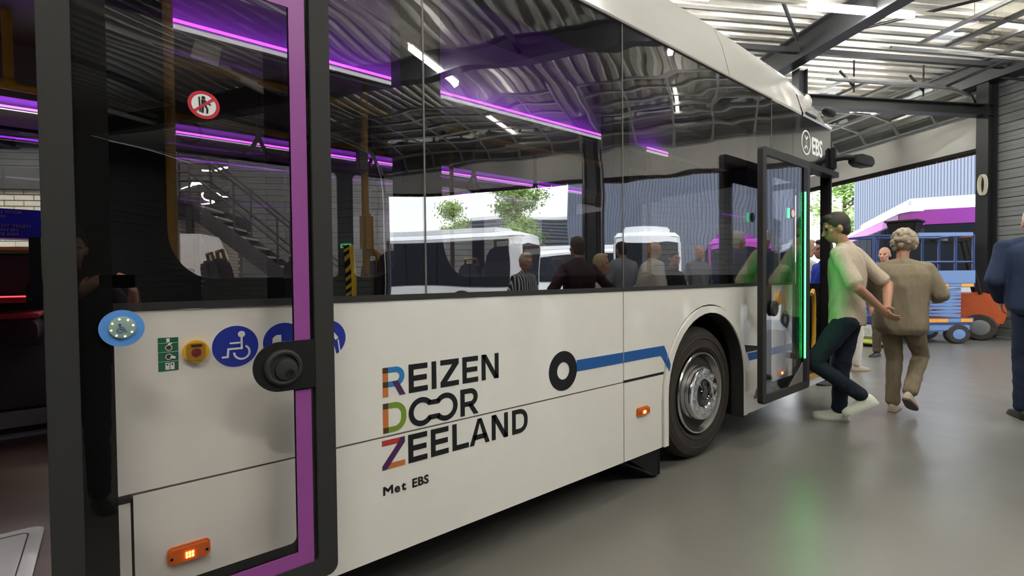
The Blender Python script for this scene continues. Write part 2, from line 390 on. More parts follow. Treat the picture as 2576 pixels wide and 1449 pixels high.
# column guard with hazard stripes beside the third door
M('hazard', (0.75, 0.50, 0.04), 0.5); M('hazard_black', (0.02, 0.02, 0.02), 0.5)
g = E('column_guard'); hall(g); tag(g, 'yellow and black striped steel column guard beside the hall door', 'guard')
MB().box(11.55, 11.8, -7.62, -7.4, 0, 2.4).build('guard_post', 'hazard', g)
for k in range(10):
    z = 0.08 + k * 0.235
    mm = MB(); P = [(-7.622, z), (-7.398, z + .12), (-7.398, z + .24), (-7.622, z + .12)]
    mm.poly([P], lambda x, zz, y: (y, x, zz), 11.538, 11.549); mm.build('black_stripe', 'hazard_black', g)

# ---- overhead sectional doors, raised
pane_cache = {}
def section_door(idx, b0, b1):
    d = E('door_%d' % idx); hall(d); struct(d, 'raised sectional overhead door with glazed sections')
    prof = [(12.12, 4.16), (12.12, 4.93), (11.86, 5.33), (11.25, 5.50), (10.62, 5.52), (9.99, 5.53), (9.36, 5.54), (8.73, 5.55)]
    MB().box(12.10, 12.15, b0 + .02, b1 - .02, 4.18, 4.92).build('bottom_panel', 'door_panel', d)
    mm = MB(); mm.box(12.06, 12.17, b0 + .02, b1 - .02, 4.10, 4.18); mm.build('bottom_rail', 'black_plastic', d)
    for k in range(14):
        bb = b0 + 0.03 + k * (b1 - b0 - .06) / 14
        MB().box(12.11, 12.125, bb, bb + (b1 - b0 - .06) / 14 - .015, 4.055, 4.10).build('seal_strip', 'let_brown', d)
    nb = 7; wdt = (b1 - b0) / nb
    for i in range(1, len(prof) - 1):
        p, q = Vector((prof[i][0], 0, prof[i][1])), Vector((prof[i + 1][0], 0, prof[i + 1][1]))
        L = (q - p).length; dr = (q - p).normalized()
        ang = math.atan2(dr.z, dr.x)
        e = E('door_section', parent=d); e.location = (p.x, 0, p.z); e.rotation_euler = (0, -ang, 0)
        MB().box(0, 0.05, b0 + .02, b1 - .02, -.03, .03).build('rail', 'alu', e); MB().box(L - .05, L, b0 + .02, b1 - .02, -.03, .03).build('rail', 'alu', e)
        for k in range(nb + 1):
            bb = min(max(b0 + k * wdt, b0 + .05), b1 - .05); o = MB().box(0.05, L - .05, bb - .03, bb + .03, -.025, .025).build('mullion', 'alu', e)
        for k in range(nb):
            MB().box(0.05, L - .05, b0 + k * wdt + .03, b0 + (k + 1) * wdt - .03, -.006, .006).build('pane', 'pane_glass', e)
    for b in (b0 + .0, b1):
        mm = MB(); mm.tube([(12.02, b, 0.05), (12.02, b, 4.9), (11.8, b, 5.3), (11.3, b, 5.44), (8.2, b, 5.47)], 0.03, 6); mm.build('track', 'alu', d)
    MB().tube([(12.0, b0, 5.72), (12.0, b1, 5.72)], 0.05, 10).build('spring_shaft', 'alu', d)
    for b in (b0, b1): MB().box(12.05, 12.2, b - .06, b + .06, 0, 5.05).build('jamb', 'steel_dark', d)
    return d
for i, (b0, b1) in enumerate(DOORS): section_door(i + 1, b0, b1)

# ---- light lines
def light_row(b, label, lit=True):
    r = E('light_line', H(0, b, 5.62), HALL); tag(r, label, 'lamp', 'light lines under the roof')
    MB().box(-12.6, 11.6, -.024, .024, 0.0, 0.05).build('trunking', 'lamp_body', r)
    a = 5.9 - 3.6 * 5
    while a < 11:
        MB().box(a, a + 1.9, -.034, .034, -.06, -.001).build('lamp_tube', 'tube_light' if lit else 'lamp_body', r)
        a += 3.6
    for a in (-11, -6, -1, 4, 9): MB().tube([(a, 0, 0.05), (a, 0, 0.42)], 0.006, 6).build('hanger_wire', 'alu', r)
LR = {6.93: 'strip light line nearest the bus front, seen directly at the top right', 2.95: 'strip light line mirrored in the white roof edge of the bus', -1.5: 'strip light line mirrored in the middle bus window',
      -5.7: 'unlit strip light line two rows behind the camera', 11.1: 'strip light line over the far end of the bus', 15.2: 'unlit strip light line along the end wall', -9.9: 'unlit strip light line furthest behind the camera'}
for b, l in LR.items(): light_row(b, l, -4 < b < 14)

# ---- brick office block with landing and stair, behind the bus
blk = E('wall_office'); hall(blk); struct(blk, 'pale brick office block behind the bus')
MB().box(-12, -4.72, 7.62, 13.4, 0, 2.78).build('block_core', 'mortar', blk)
bw, bh, jt = 0.22, 0.066, 0.012
bx = MB().box(0, bw, -.012, .012, 0, bh); bmesh_a = bx.mesh('brick'); bmesh_a.materials.append(MATS['brick'])
bx = MB().box(-.012, .012, 0, bw, 0, bh); bmesh_b = bx.mesh('brick'); bmesh_b.materials.append(MATS['brick'])
rest_a, rest_b = MB(), MB(); na = nb_ = 0
row = 0; z = 0.01
while z < 2.62:
    a = -12 + (0.116 if row % 2 else 0)
    while a < -4.72 - bw:
        j = random.uniform(-.003, .003)
        if -7.7 < a < -5.2 and z > 1.55 and na < 170:
            o = bpy.data.objects.new('brick', bmesh_a); COL.objects.link(o); o.parent = blk; o.location = (a, 7.615 + j, z); na += 1
        else: rest_a.box(a, a + bw, 7.603 + j, 7.63, z, z + bh)
        a += bw + jt
    b = 7.63 + (0.116 if row % 2 else 0)
    while b < 13.3 - bw:
        if 9.3 < b < 11.9 and z > 1.4 and nb_ < 130:
            o = bpy.data.objects.new('brick', bmesh_b); COL.objects.link(o); o.parent = blk; o.location = (-4.715, b, z); nb_ += 1
        else: rest_b.box(-4.727, -4.703, b, b + bw, z, z + bh)
        b += bw + jt
    z += bh + jt; row += 1
for nme, mb in (('brickwork', rest_a), ('brickwork', rest_b)):
    o = mb.build(nme, 'brick', blk); o['kind'] = 'stuff'
MB().box(-12, -4.55, 7.5, 13.6, 2.64, 2.92).build('edge_beam', 'steel_dark', blk)
wn = E('window_1'); hall(wn); struct(wn, 'dark framed office window above the landing')
for k in range(3):
    a = -8.6 + k * 1.2
    MB().box(a, a + .08, 13.3, 13.42, 2.95, 5.2).build('window_bar', 'steel_dark', wn); MB().box(a + .08, a + 1.2, 13.36, 13.38, 3.0, 5.1).build('pane', 'pane_glass', wn)
    for zz in (3.6, 4.3, 5.0): MB().box(a + .08, a + 1.2, 13.32, 13.42, zz, zz + .06).build('window_bar', 'steel_dark', wn)
st = E('staircase'); hall(st); tag(st, 'dark steel staircase with tube railings beside the brick block', 'staircase')
P0, P1, SB0, SB1 = (-4.5, 2.9), (-1.2, 0.05), 10.2, 11.1
for b in (SB0, SB1): MB().beam((P0[0], b, P0[1] - .1), (P1[0], b, P1[1]), 0.04, 0.28, up=(0, 0, 1)).build('stringer', 'steel_dark', st)
for k in range(15):
    t = (k + .5) / 15; a = P0[0] + (P1[0] - P0[0]) * t; z = P0[1] + (P1[1] - P0[1]) * t
    MB().box(a - .14, a + .14, SB0, SB1, z - .02, z + .015).build('tread', 'galvanised', st)
MB().box(-6.2, -4.5, SB0 - .1, SB1 + .1, 2.84, 2.92).build('landing', 'steel_dark', st)
for b in (SB0, SB1):
    for h in (1.05, 0.55):
        MB().tube([(-6.2, b, 2.9 + h), (P0[0], b, 2.9 + h), (P1[0] - .1, b, 0.14 + h), ] + ([(P1[0] - .1, b, 0.14)] if h > 1 else []), 0.022, 8).build('handrail', 'steel_dark', st)
    for k in range(5):
        t = k / 4.0; a = P0[0] + (P1[0] - .2 - P0[0]) * t; z = P0[1] + (.2 - P0[1]) * t
        MB().tube([(a, b, z), (a, b, z + 1.05)], 0.02, 8).build('baluster', 'steel_dark', st)
    for a in (-6.1, -5.3): MB().tube([(a, b, 2.9), (a, b, 3.95)], 0.02, 8).build('baluster', 'steel_dark', st)
MB().beam((-4.5, SB0, 0), (-4.5, SB0, 2.85), .1, .1, up=(1, 0, 0)).build('leg', 'steel_dark', st)
MB().beam((-3.2, SB0 - .3, 0), (-2.1, SB0 - .3, 3.0), .05, .05).build('leaning_pole', 'alu', st)
M('cabinet_white', (0.62, 0.63, 0.62), 0.4)
def cabinet(a, b, h, label, logo):
    c = E('charging_cabinet', H(a, b), HALL); tag(c, label, 'cabinet', 'white charging cabinets by the brick wall')
    mm = MB(); P = [(0, 0), (.45, 0), (.45, h - .35), (.3, h), (0, h)]; mm.poly([P], lambda x, z, y: (x, y, z), 0, .7); mm.build('body', 'cabinet_white', c)
    MB().box(.02, .21, -.012, 0, .1, h - .08).build('door', 'cabinet_white', c); MB().box(.23, .42, -.012, 0, .1, h - .45).build('door', 'cabinet_white', c)
    if logo:
        mm = MB(); mm.poly([circ(.12, h - .6, .085, 24, .045), circ(.12, h - .6, .075, 24, .036)], XZ, -.018, -.012); mm.build('logo_ring', 'ink', c)
        text('logo', 'BYD', (.065, -.013, h - .62), 0.05, 'ink', c, bold=.001)
    return c
cabinet(-3.95, 8.6, 2.15, 'white cabinet with oval logo standing below the steel stair', True)
cabinet(-4.62, 8.35, 2.25, 'white cabinet hard against the pale brick corner', False)
cabinet(-5.9, 6.7, 1.72, 'low white cabinet behind the wheelchair notice', False)
cabinet(-6.6, 6.7, 1.72, 'low white cabinet left of the other low one by the bricks', False)
# exit sign and cable coil on the door wall
M('exit_green', (0.02, 0.35, 0.12), 0.4, emit=(0.1, 0.9, 0.35), es=0.8)
ex = E('exit_sign', H(12.15, -8.0, 2.3), HALL); tag(ex, 'small green lit exit sign on the grey wall', 'sign')
MB().box(-.05, 0, -.2, .2, 0, .2).build('sign_box', 'exit_green', ex); MB().box(-.053, -.05, -.15, -.02, .03, .17).build('pictogram', 'white_print', ex)
MB().box(-.053, -.05, .03, .17, .08, .12).build('arrow', 'white_print', ex)
M('rope', (0.55, 0.52, 0.42), 0.8)
mm = MB()
for k in range(4):
    mm.tube([(-.02 - .012 * k, .07 * math.sin(t) + .012 * k, .22 * math.cos(t)) for t in [i * 2 * math.pi / 16 for i in range(17)]], 0.008, 6, cap=False)
o = mm.build('cable_coil', 'rope'); o.location = H(11.82, 8.86, 3.3); o.rotation_euler = (0, 0, HALL); tag(o, 'pale coil of cable hung on the dark column', 'cable')

# ================================================================== OUTSIDE
def ribbed(name, a, b0, b1, z1, pitch, dep, mat, label, horizontal=False):
    m = MB()
    if horizontal:
        z = 0; pr = []
        while z < z1: pr += [(a, z), (a, z + pitch * .5), (a + dep, z + pitch * .6), (a + dep, z + pitch * .9)]; z += pitch
        n = len(pr); m.v = [(x, b0, z) for x, z in pr] + [(x, b1, z) for x, z in pr]; m.f = [(i, i + 1, n + i + 1, n + i) for i in range(n - 1)]
    else:
        b = b0; pr = []
        while b < b1: pr += [(a, b), (a, b + pitch * .5), (a + dep, b + pitch * .6), (a + dep, b + pitch * .9)]; b += pitch
        n = len(pr); m.v = [(x, y, -.05) for x, y in pr] + [(x, y, z1) for x, y in pr]; m.f = [(i, i + 1, n + i + 1, n + i) for i in range(n - 1)]
    e = E(name); hall(e); tag(e, label, 'building')
    m.build('ribbed_wall', mat, e)
    MB().box(a + dep + .01, a + 14, b0, b1, -.05, z1).build('core', mat, e); MB().box(a - .08, a + 14, b0 - .1, b1 + .1, z1, z1 + .35).build('parapet', 'white_print', e)
    return e
bl = ribbed('warehouse', 34, -5.4, 35, 11, 0.21, 0.035, 'facade', 'tall blue grey ribbed warehouse across the yard')
hd = E('billboard', H(33.9, 21.5, 0), HALL); tag(hd, 'blue board with two yellow arches on the warehouse wall', 'sign')
MB().box(-.06, 0, -2.2, 2.2, 4.2, 7.4).build('board', 'stripe_blue', hd)
for k in (-1, 1):
    mm = MB(); mm.tube([(-.1, k * .75 + .75 * math.cos(t), 4.3 + 2.2 * math.sin(t)) for t in [i * math.pi / 14 for i in range(15)]], .12, 8); mm.build('arch', 'yellow', hd)
ribbed('dark_shed', 52, -24, -5.6, 8.2, 0.5, 0.14, 'facade_dark', 'dark low shed with level ribs behind the trees', True)
M('hill', (0.10, 0.16, 0.13), 0.9)
mm = MB(); pts = [(150, b, 5.0 + 2.2 * math.sin(b * .05) + 1.0 * math.sin(b * .17)) for b in range(-150, 170, 8)]
n = len(pts); mm.v = [(a, b, -.1) for a, b, z in pts] + [(a + 12, b, z) for a, b, z in pts]; mm.f = [(i, i + 1, n + i + 1, n + i) for i in range(n - 1)]
struct(hall(mm.build('treeline', 'hill')), 'low wooded ridge on the horizon')
M('leaf', (0.20, 0.34, 0.06), 0.55, noise=(2.5, (0.32, 0.46, 0.10)), spec=0.3); M('bark', (0.10, 0.075, 0.05), 0.9)
def tree(a, b, h, w, label, seed, nl=5200):
    rnd = random.Random(seed); t = E('tree', H(a, b), HALL); tag(t, label, 'tree', 'trees beyond the yard')
    m = MB(); m.tube([(0, 0, 0), (.05, .1, h * .4), (0, 0, h * .92)], [h * .025, h * .018, .03], 8); br = []
    for k in range(16):
        z = h * rnd.uniform(.22, .9); an = rnd.uniform(0, 6.28); L = w * rnd.uniform(.45, 1.0) * (1 - .55 * (z / h - .3) ** 2 * 2)
        L = max(L, .25 * w); e = (math.cos(an) * L, math.sin(an) * L, z + L * .55); br.append((Vector((0, 0, z)), Vector(e)))
        m.tube([(0, 0, z), (e[0] * .5, e[1] * .5, z + L * .2), e], [h * .008, h * .006, .015], 5)
    m.build('trunk', 'bark', t); lf = MB()
    for k in range(nl):
        p, q = rnd.choice(br); c = p.lerp(q, rnd.uniform(.35, 1.08)) + Vector((rnd.gauss(0, 1), rnd.gauss(0, 1), rnd.gauss(0, .8))) * w * .16
        s = rnd.uniform(.07, .17) * h / 9; u = Vector((rnd.gauss(0, 1), rnd.gauss(0, 1), rnd.gauss(0, 1))).normalized(); v = u.orthogonal().normalized()
        lf.add([c - u * s, c + v * s * .5, c + u * s, c - v * s * .5], [(0, 1, 2, 3)])
    me = bpy.data.meshes.new('foliage'); me.from_pydata(lf.v, [], lf.f); o = put('foliage', me, 'leaf', t); o['kind'] = 'stuff'
tree(40, -11.8, 10.6, 2.9, 'tall young tree between the sheds, mirrored in the bus window', 1, 8200)
tree(39, -17.3, 8.4, 2.1, 'smaller young tree left of the tall one, mirrored in the bus window', 2, 5200)
tree(43, 45.5, 15, 4.2, 'bright green tree seen over the polo shirt through the doorway', 3, 7000)
tree(46, 38.5, 11, 2.6, 'narrow tree at the warehouse corner seen through the doorway', 4, 3600)
M('bus_white', (0.80, 0.80, 0.80), 0.25, coat=0.5); M('bus_violet', (0.34, 0.06, 0.34), 0.5, spec=0.1); M('bus_pink', (0.55, 0.20, 0.55), 0.3, coat=0.4)
M('yard_glass', (0.025, 0.028, 0.034), 0.4, spec=0.0)
def yard_bus(loc, rz, L, roof, band, label, hgt=3.15):
    """origin at the front left corner on the ground, bus runs along +x, front faces -x"""
    e = E('city_bus', loc, rz); tag(e, label, 'bus'); Wd = 2.5
    def ring(x, inset, zt): 
        r = .22; y0, y1 = inset, Wd - inset
        return [(x, y0, .3), (x, y0, zt - r), (x, y0 + r * .35, zt - r * .35), (x, y0 + r, zt), (x, y1 - r, zt), (x, y1 - r * .35, zt - r * .35), (x, y1, zt - r), (x, y1, .3)]
    MB().box(0.12, L, 0, Wd, .28, 1.15).build('lower_body', 'bus_white', e, bev=.05)
    mm = MB(); mm.loft([ring(.5, .12, 2.55), ring(.16, .1, hgt - .25)][:1] + [ring(.5, .0, hgt - .05), ring(L - .2, 0, hgt - .05), ring(L, .08, hgt - .12)]); 
    mm2 = MB(); mm2.loft([[(0.10, .12, 2.62), (0.02, .5, 2.7), (0.02, Wd - .5, 2.7), (0.10, Wd - .12, 2.62), (.55, Wd, 2.62), (.55, 0, 2.62)][::1], [(0.16, .14, hgt - .22), (0.10, .5, hgt - .18), (0.10, Wd - .5, hgt - .18), (0.16, Wd - .14, hgt - .22), (.6, Wd - .02, hgt - .2), (.6, .02, hgt - .2)]])
    mm2.build('front_dome', band, e, smooth=30)
    MB().box(.58, L - .02, .0, Wd, 2.78, hgt - .2).build('cantrail', band, e, bev=.03)
    mm = MB(); mm.loft([[(.10, .16, hgt - .21), (.16, .4, hgt - .10), (.16, Wd - .4, hgt - .10), (.10, Wd - .16, hgt - .21)], [(.5, .0, hgt - .21), (.5, .16, hgt), (.5, Wd - .16, hgt), (.5, Wd, hgt - .21)], [(L - .1, .0, hgt - .21), (L - .1, .16, hgt), (L - .1, Wd - .16, hgt), (L - .1, Wd, hgt - .21)]]); mm.build('roof', roof, e, smooth=50)
    MB().box(.60, L - .03, .03, Wd - .03, 1.14, 2.79).build('cabin_core', 'interior_dark', e)
    nw = int(L // 1.6); ww = (L - .9) / nw
    for s in (0, 1):
        for k in range(nw):
            x = .72 + k * ww; MB().box(x, x + ww - .07, -.006 if s == 0 else Wd - .02, .02 if s == 0 else Wd + .006, 1.16, 2.775).build('side_window', 'yard_glass', e)
    mm = MB(); mm.loft([[(.12, .06, 1.15), (.03, .5, 1.15), (.03, Wd - .5, 1.15), (.12, Wd - .06, 1.15)], [(.12, .1, 2.62), (.03, .5, 2.68), (.03, Wd - .5, 2.68), (.12, Wd - .1, 2.62)]], cap=False, closed=False); mm.build('windscreen', 'yard_glass', e, smooth=30)
    for y in (.0, Wd - .12): MB().box(.1, .6, y, y + .12, 1.1, 2.66).build('corner_pillar', band, e, bev=.03)
    MB().box(.04, .10, .3, Wd - .3, 2.36, 2.6).build('destination_sign', 'interior_dark', e)
    for y in (.15, Wd - .4): MB().box(.09, .125, y, y + .25, .7, .85).build('headlamp', 'white_print', e, bev=.02)
    MB().box(.10, .13, .05, Wd - .05, .33, .55).build('bumper', 'black_plastic', e)
    MB().box(1.2, L - 2.5, .35, Wd - .35, hgt, hgt + .28).build('roof_unit', roof, e, bev=.06)
    for x in (2.6, L - 2.9):
        for y in (-.01, Wd + .01):
            mm = MB(); mm.lathe([(-.13, .3), (-.13, .46), (-.08, .49), (.08, .49), (.13, .46), (.13, .3)], (x, y, .49), (0, 1, 0), 24); w = mm.build('wheel', 'rubber', e, smooth=30)
            mm = MB(); mm.lathe([(-.135, .02), (-.12, .29), (.12, .29), (.135, .02)], (x, y, .49), (0, 1, 0), 20); mm.build('rim', 'rim_alu', w)
    return e
yard_bus(CAM - Vector((0, 0, CAM.z)) + (hv * 13.3 + rv * 13.3 * (2272 - 1288) / F_PX) + Vector((math.sin(math.radians(23)), -math.cos(math.radians(23)), 0)) * 2.5, math.radians(23), 12, 'bus_white', 'bus_violet', 'violet and white city bus parked close outside the hall door', 3.28)
yard_bus(H(16.5, -3.0), HALL - math.radians(90), 12, 'bus_white', 'bus_white', 'white city bus standing side on just outside the left door')
yard_bus(H(17.5, 0.4), HALL - math.radians(3), 10.5, 'bus_white', 'bus_white', 'white city bus seen nose first between the trees and the warehouse')
yard_bus(H(30.8, 0.4), HALL - math.radians(90), 12, 'bus_white', 'bus_white', 'white city bus parked along the foot of the warehouse')
yard_bus(H(23.5, 4.0), HALL, 7.5, 'bus_violet', 'bus_violet', 'violet city bus facing the hall in front of the warehouse')
yard_bus(H(26.0, 8.2), HALL, 7.5, 'bus_white', 'bus_white', 'white city bus parked beside the violet one before the warehouse')

# ================================================================== THE BUS (side in the plane y = 0, running along x)
BUS = E('bus'); tag(BUS, 'white and black electric city bus with open doors and violet lit interior', 'bus')
SK, SEAM, SILL, COVE = 0.236, 0.738, 1.307, 2.955
BW = 2.55
def pan(name, polys, mat='white_paint', y0=0.0, y1=0.022): return flat(name, polys, y0, y1, mat, BUS)
def arc(cx, cz, r, a0, a1, n=22): return [(cx + r * math.cos(math.radians(a0 + (a1 - a0) * k / n)), cz + r * math.sin(math.radians(a0 + (a1 - a0) * k / n))) for k in range(n + 1)]
g = 0.005
WX, ACX, ACZ, AR = 3.49, 3.505, 0.565, 0.617
# upper and lower side panels
pan('side_panel', [[(0.002, SEAM + g), (2.475 - g, SEAM + g), (2.475 - g, SILL), (0.002, SILL)]])
pan('side_panel', [[(0.047 + .003, SK), (2.475 - g, SK), (2.475 - g, SEAM - g * .6), (0.05, SEAM - g * .6)]])
pan('corner_panel', [[(0.002, SK), (0.043, SK), (0.043, SEAM - .016), (0.002, SEAM - .016)]])
right_arc = arc(ACX, ACZ, AR, 180, 0)
pan('arch_panel', [[(2.475 + g, SEAM + .012), (ACX - math.sqrt(AR**2 - (SEAM + .012 - ACZ)**2), SEAM + .012)] + [p for p in right_arc if p[1] > SEAM + .013 and True] + [(4.62, SEAM + .012), (4.62, SILL), (2.475 + g, SILL)]])
pan('flap_panel', [[(2.475 + g, SK), (2.885, SK), (2.885, 0.565)] + [p for p in right_arc[:8] if p[1] < SEAM - .008] + [(ACX - math.sqrt(AR**2 - (SEAM - .008 - ACZ)**2), SEAM - .008), (2.475 + g, SEAM - .008)]])
pan('rear_arch_panel', [[(4.126, SK), (4.62, SK), (4.62, SEAM + .011), (ACX + math.sqrt(AR**2 - (SEAM + .011 - ACZ)**2), SEAM + .011)] + [p for p in reversed(right_arc) if p[1] < SEAM + .01 and p[0] > 4][::-1] + []])
pan('door_pillar_panel', [[(4.626, SK + .03), (5.06, SK + .03), (5.06, SILL), (4.626, SILL)]])
pan('step_panel', [[(5.064, SK + .03), (6.04, SK + .03), (6.04, .345), (5.064, .345)]])
flat('flap_seam', [[(2.475, SEAM - .010), (2.9, SEAM - .010), (2.9, SEAM + .014), (2.475, SEAM + .014)]], .012, .02, 'gap_dark', BUS)
flat('side_seam', [[(0.0, SEAM - .012), (2.48, SEAM - .012), (2.48, SEAM + .012), (0.0, SEAM + .012)]], .006, .016, 'seam_grey', BUS)
flat('corner_seam', [[(0.0, SEAM - .02), (0.044, SEAM - .02), (0.044, SEAM + .004), (0.0, SEAM + .004)]], -.003, .004, 'gap_dark', BUS)
flat('joint_gap', [[(2.466, SK + .01), (2.484, SK + .01), (2.484, SILL), (2.466, SILL)]], .010, .020, 'gap_dark', BUS)
flat('arch_gap', [[(ACX - .63, SK + .01)] + arc(ACX, ACZ, .63, 180, 0) + [(ACX + .63, SK + .01), (ACX + .596, SK + .01)] + arc(ACX, ACZ, .596, 0, 180) + [(ACX - .596, SK + .01)]], .010, .0205, 'gap_dark', BUS)
# wheel arch: white flare, black lip, black well
rin, rou = .555, .607
flat('arch_flare', [[(ACX - rou, SK)] + arc(ACX, ACZ, rou, 180, 0) + [(ACX + rou, SK), (ACX + rin, SK)] + arc(ACX, ACZ, rin, 0, 180) + [(ACX - rin, SK)]], -.012, .02, 'white_paint', BUS)
mm = MB(); out = [(ACX - rin, SK - .02)] + arc(ACX, ACZ, rin, 180, 0, 26) + [(ACX + rin, SK - .02)]
lp_ = [(ACX + (x - ACX) * .985, z - (.008 if z > ACZ else 0)) for x, z in out]; mm.loft([[(x, y, z) for x, z in lp_] for y in (-.006, .10)], cap=False, closed=False); mm.build('arch_lip', 'rubber', BUS)
wo_ = [(ACX + (x - ACX) * 1.03, z + (.02 if z > ACZ else 0)) for x, z in out]; mm = MB(); mm.loft([[(x, y, z) for x, z in wo_] for y in (.03, .95)], cap=False, closed=False); mm.box(2.9, 4.12, .93, .95, .2, 1.2); mm.build('wheel_well', 'black_plastic', BUS)
# body structure behind the skin
mm = MB(); mm.box(0.0, 2.87, .024, .07, SK + .02, SILL); mm.box(4.14, 5.06, .024, .07, SK + .05, SILL); mm.box(2.87, 4.14, .024, .07, 1.19, SILL); mm.build('side_lining', 'interior_dark', BUS)
mm = MB(); mm.box(-3.55, 2.84, .1, BW - .1, .26, .34); mm.box(2.84, 4.16, .95, BW - .95, .26, .34); mm.box(4.16, 6.0, .1, BW - .1, .26, .33); mm.box(-4.88, -3.55, .95, BW - .95, .26, .34); mm.box(-5.8, -4.88, .1, BW - .1, .26, .34); mm.build('underbody', 'black_plastic', BUS)
MB().box(-.2, 2.86, .075, .12, .24, .44).build('skirt_core', 'black_plastic', BUS)
# sill strip
flat('sill_strip', [[(0.0, SILL + .002), (5.06, SILL + .002), (5.06, SILL + .026), (0, SILL + .026)]], -.006, .02, 'door_rubber', BUS)
# ---- window band: glass sheets with black printed border behind them
ZG0, ZG1 = SILL + .026, COVE - .003
for x0, x1 in ((0.0, 1.083), (1.091, 2.471), (2.479, 4.582)):
    mm = MB(); P = [[(x0, ZG0), (x1, ZG0), (x1, ZG1), (x0, ZG1)]]
    mm.v = [(x0, -.002, ZG0), (x1, -.002, ZG0), (x1, -.002, ZG1), (x0, -.002, ZG1)]; mm.v += [(x, .004, z) for x, y, z in mm.v]
    mm.f = [(0, 1, 2, 3), (4, 7, 6, 5), (0, 4, 5, 1), (1, 5, 6, 2), (2, 6, 7, 3), (3, 7, 4, 0)]
    mm.build('window_glass', 'bus_glass', BUS)
for x in (1.087, 2.475, 4.586): flat('glass_joint', [[(x - .004, ZG0), (x + .004, ZG0), (x + .004, ZG1), (x - .004, ZG1)]], -.003, .006, 'seam_grey', BUS)
def flare_hole(x0, x1, zb, zt, fl, fr, rt=.09):
    """window outline with wide swept lower corners (fl / fr = sweep size) and rounded tops"""
    P = []
    w, h = fl
    for k in range(9): t = k / 8.0; a = math.pi / 2 * t; P.append((x0 + w * (1 - math.sin(math.pi / 2 - a)) , zb + h * (1 - math.sin(a))))
    P = P[::-1][::-1]
    L = [(x0 + w * (1 - math.cos(a)), zb + h * (1 - math.sin(a))) for a in [math.pi / 2 * k / 8 for k in range(9)]]
    L = [(x0 + w * (1 - math.cos(a)), zb + h * (1 - math.sin(a))) for a in [math.pi / 2 * (8 - k) / 8 for k in range(9)]][::-1]
    w2, h2 = fr
    Rr = [(x1 - w2 * (1 - math.cos(a)), zb + h2 * (1 - math.sin(a))) for a in [math.pi / 2 * (8 - k) / 8 for k in range(9)]]
    T = [(x1 - rt + rt * math.cos(a), zt - rt + rt * math.sin(a)) for a in [math.pi / 2 * k / 6 for k in range(7)]] + [(x0 + rt - rt * math.sin(a), zt - rt + rt * math.cos(a)) for a in [math.pi / 2 * k / 6 for k in range(7)]]
    return L + Rr + T
HOLES = [flare_hole(.155, .985, 1.405, 2.70, (.13, .16), (.13, .20)), flare_hole(1.18, 2.40, 1.405, 2.70, (.13, .20), (.05, .05)), flare_hole(2.55, 4.35, 1.405, 2.62, (.05, .05), (.05, .05))]
flat('printed_border', [[(0.0, ZG0), (4.59, ZG0), (4.59, ZG1), (0, ZG1)]] + HOLES, .008, .02, 'frit', BUS)
for x0, x1 in ((-.06, .15), (.99, 1.175), (2.405, 2.545), (4.36, 4.62)): MB().box(x0, x1, .022, .11, SILL, 2.72).build('window_post', 'interior_dark', BUS)
MB().box(-.06, 5.1, .022, .3, 2.71, 2.95).build('header_duct', 'interior_dark', BUS)
# destination panel, header above front door
flat('destination_panel', [[(4.592, 2.52), (5.05, 2.52), (5.05, ZG1), (4.592, ZG1)]], -.003, .02, 'black_gloss', BUS)
flat('destination_panel', [[(5.056, 2.50), (6.05, 2.50), (6.05, ZG1), (5.056, ZG1)]], -.003, .02, 'black_gloss', BUS)
MB().box(4.75, 6.12, -.06, .05, 2.44, 2.495).build('door_gutter', 'black_plastic', BUS)
flat('door_pillar_glass', [[(4.592, SILL + .026), (5.06, SILL + .026), (5.06, 2.515), (4.592, 2.515)]], -.002, .006, 'bus_glass', BUS)
flat('door_pillar_border', [[(4.592, SILL + .026), (5.06, SILL + .026), (5.06, 2.515), (4.592, 2.515)], [(4.66, 1.42), (4.99, 1.42), (4.99, 2.42), (4.66, 2.42)]], .008, .02, 'frit', BUS)
# ring logo with an x and the letters on the destination panel
mm = MB(); mm.poly([circ(5.37, 2.705, .118, 36, .122), circ(5.37, 2.705, .103, 36, .107)], XZ, -.006, -.0035); mm.build('round_emblem', 'white_print', BUS)
for s in (1, -1):
    mm = MB(); mm.poly([[(5.37 - s * .012 + a, 2.705 + b) for a, b in [(s * (.006 + .045 * abs(t) ** 1.6) - .011, t * .065) for t in [i / 6 - 1 for i in range(13)]] + [(s * (.006 + .045 * abs(t) ** 1.6) + .011, t * .065) for t in [1 - i / 6 for i in range(13)]]]], XZ, -.006, -.0035); mm.build('emblem_cross', 'white_print', BUS)
text('fleet_name', 'EBS', (5.51, -.005, 2.62), .235, 'white_print', BUS, bold=.007, sx=.80)
# ---- roof edge (cove) and roof
def cove_ring(x, zt, yt): return [(x, 0.0, COVE), (x, -.004, COVE + .02), (x, yt * .45, COVE + (zt - COVE) * .62), (x, yt, zt), (x, yt + .06, zt + .02)]
mm = MB(); mm.loft([cove_ring(-5.9, 3.40, .13), cove_ring(3.816, 3.40, .13)], cap=False, closed=False); mm.build('roof_edge', 'roof_white', BUS, smooth=25)
mm = MB(); mm.loft([cove_ring(3.822, 3.40, .13), cove_ring(5.26, 3.355, .13)], cap=False, closed=False); mm.build('roof_edge', 'roof_white', BUS, smooth=25)
mm = MB(); mm.loft([cove_ring(5.30, 3.33, .13), cove_ring(5.6, 3.30, .13), cove_ring(5.9, 3.23, .14), cove_ring(6.08, 3.12, .17)], cap=False, closed=False); mm.build('front_cap', 'roof_white', BUS, smooth=25)
mm = MB(); mm.loft([[(x, y + .012, z) for x, y, z in cove_ring(5.255, 3.352, .13)], [(x, y + .012, z) for x, y, z in cove_ring(5.305, 3.33, .13)]], cap=False, closed=False); mm.build('roof_gap', 'black_plastic', BUS)
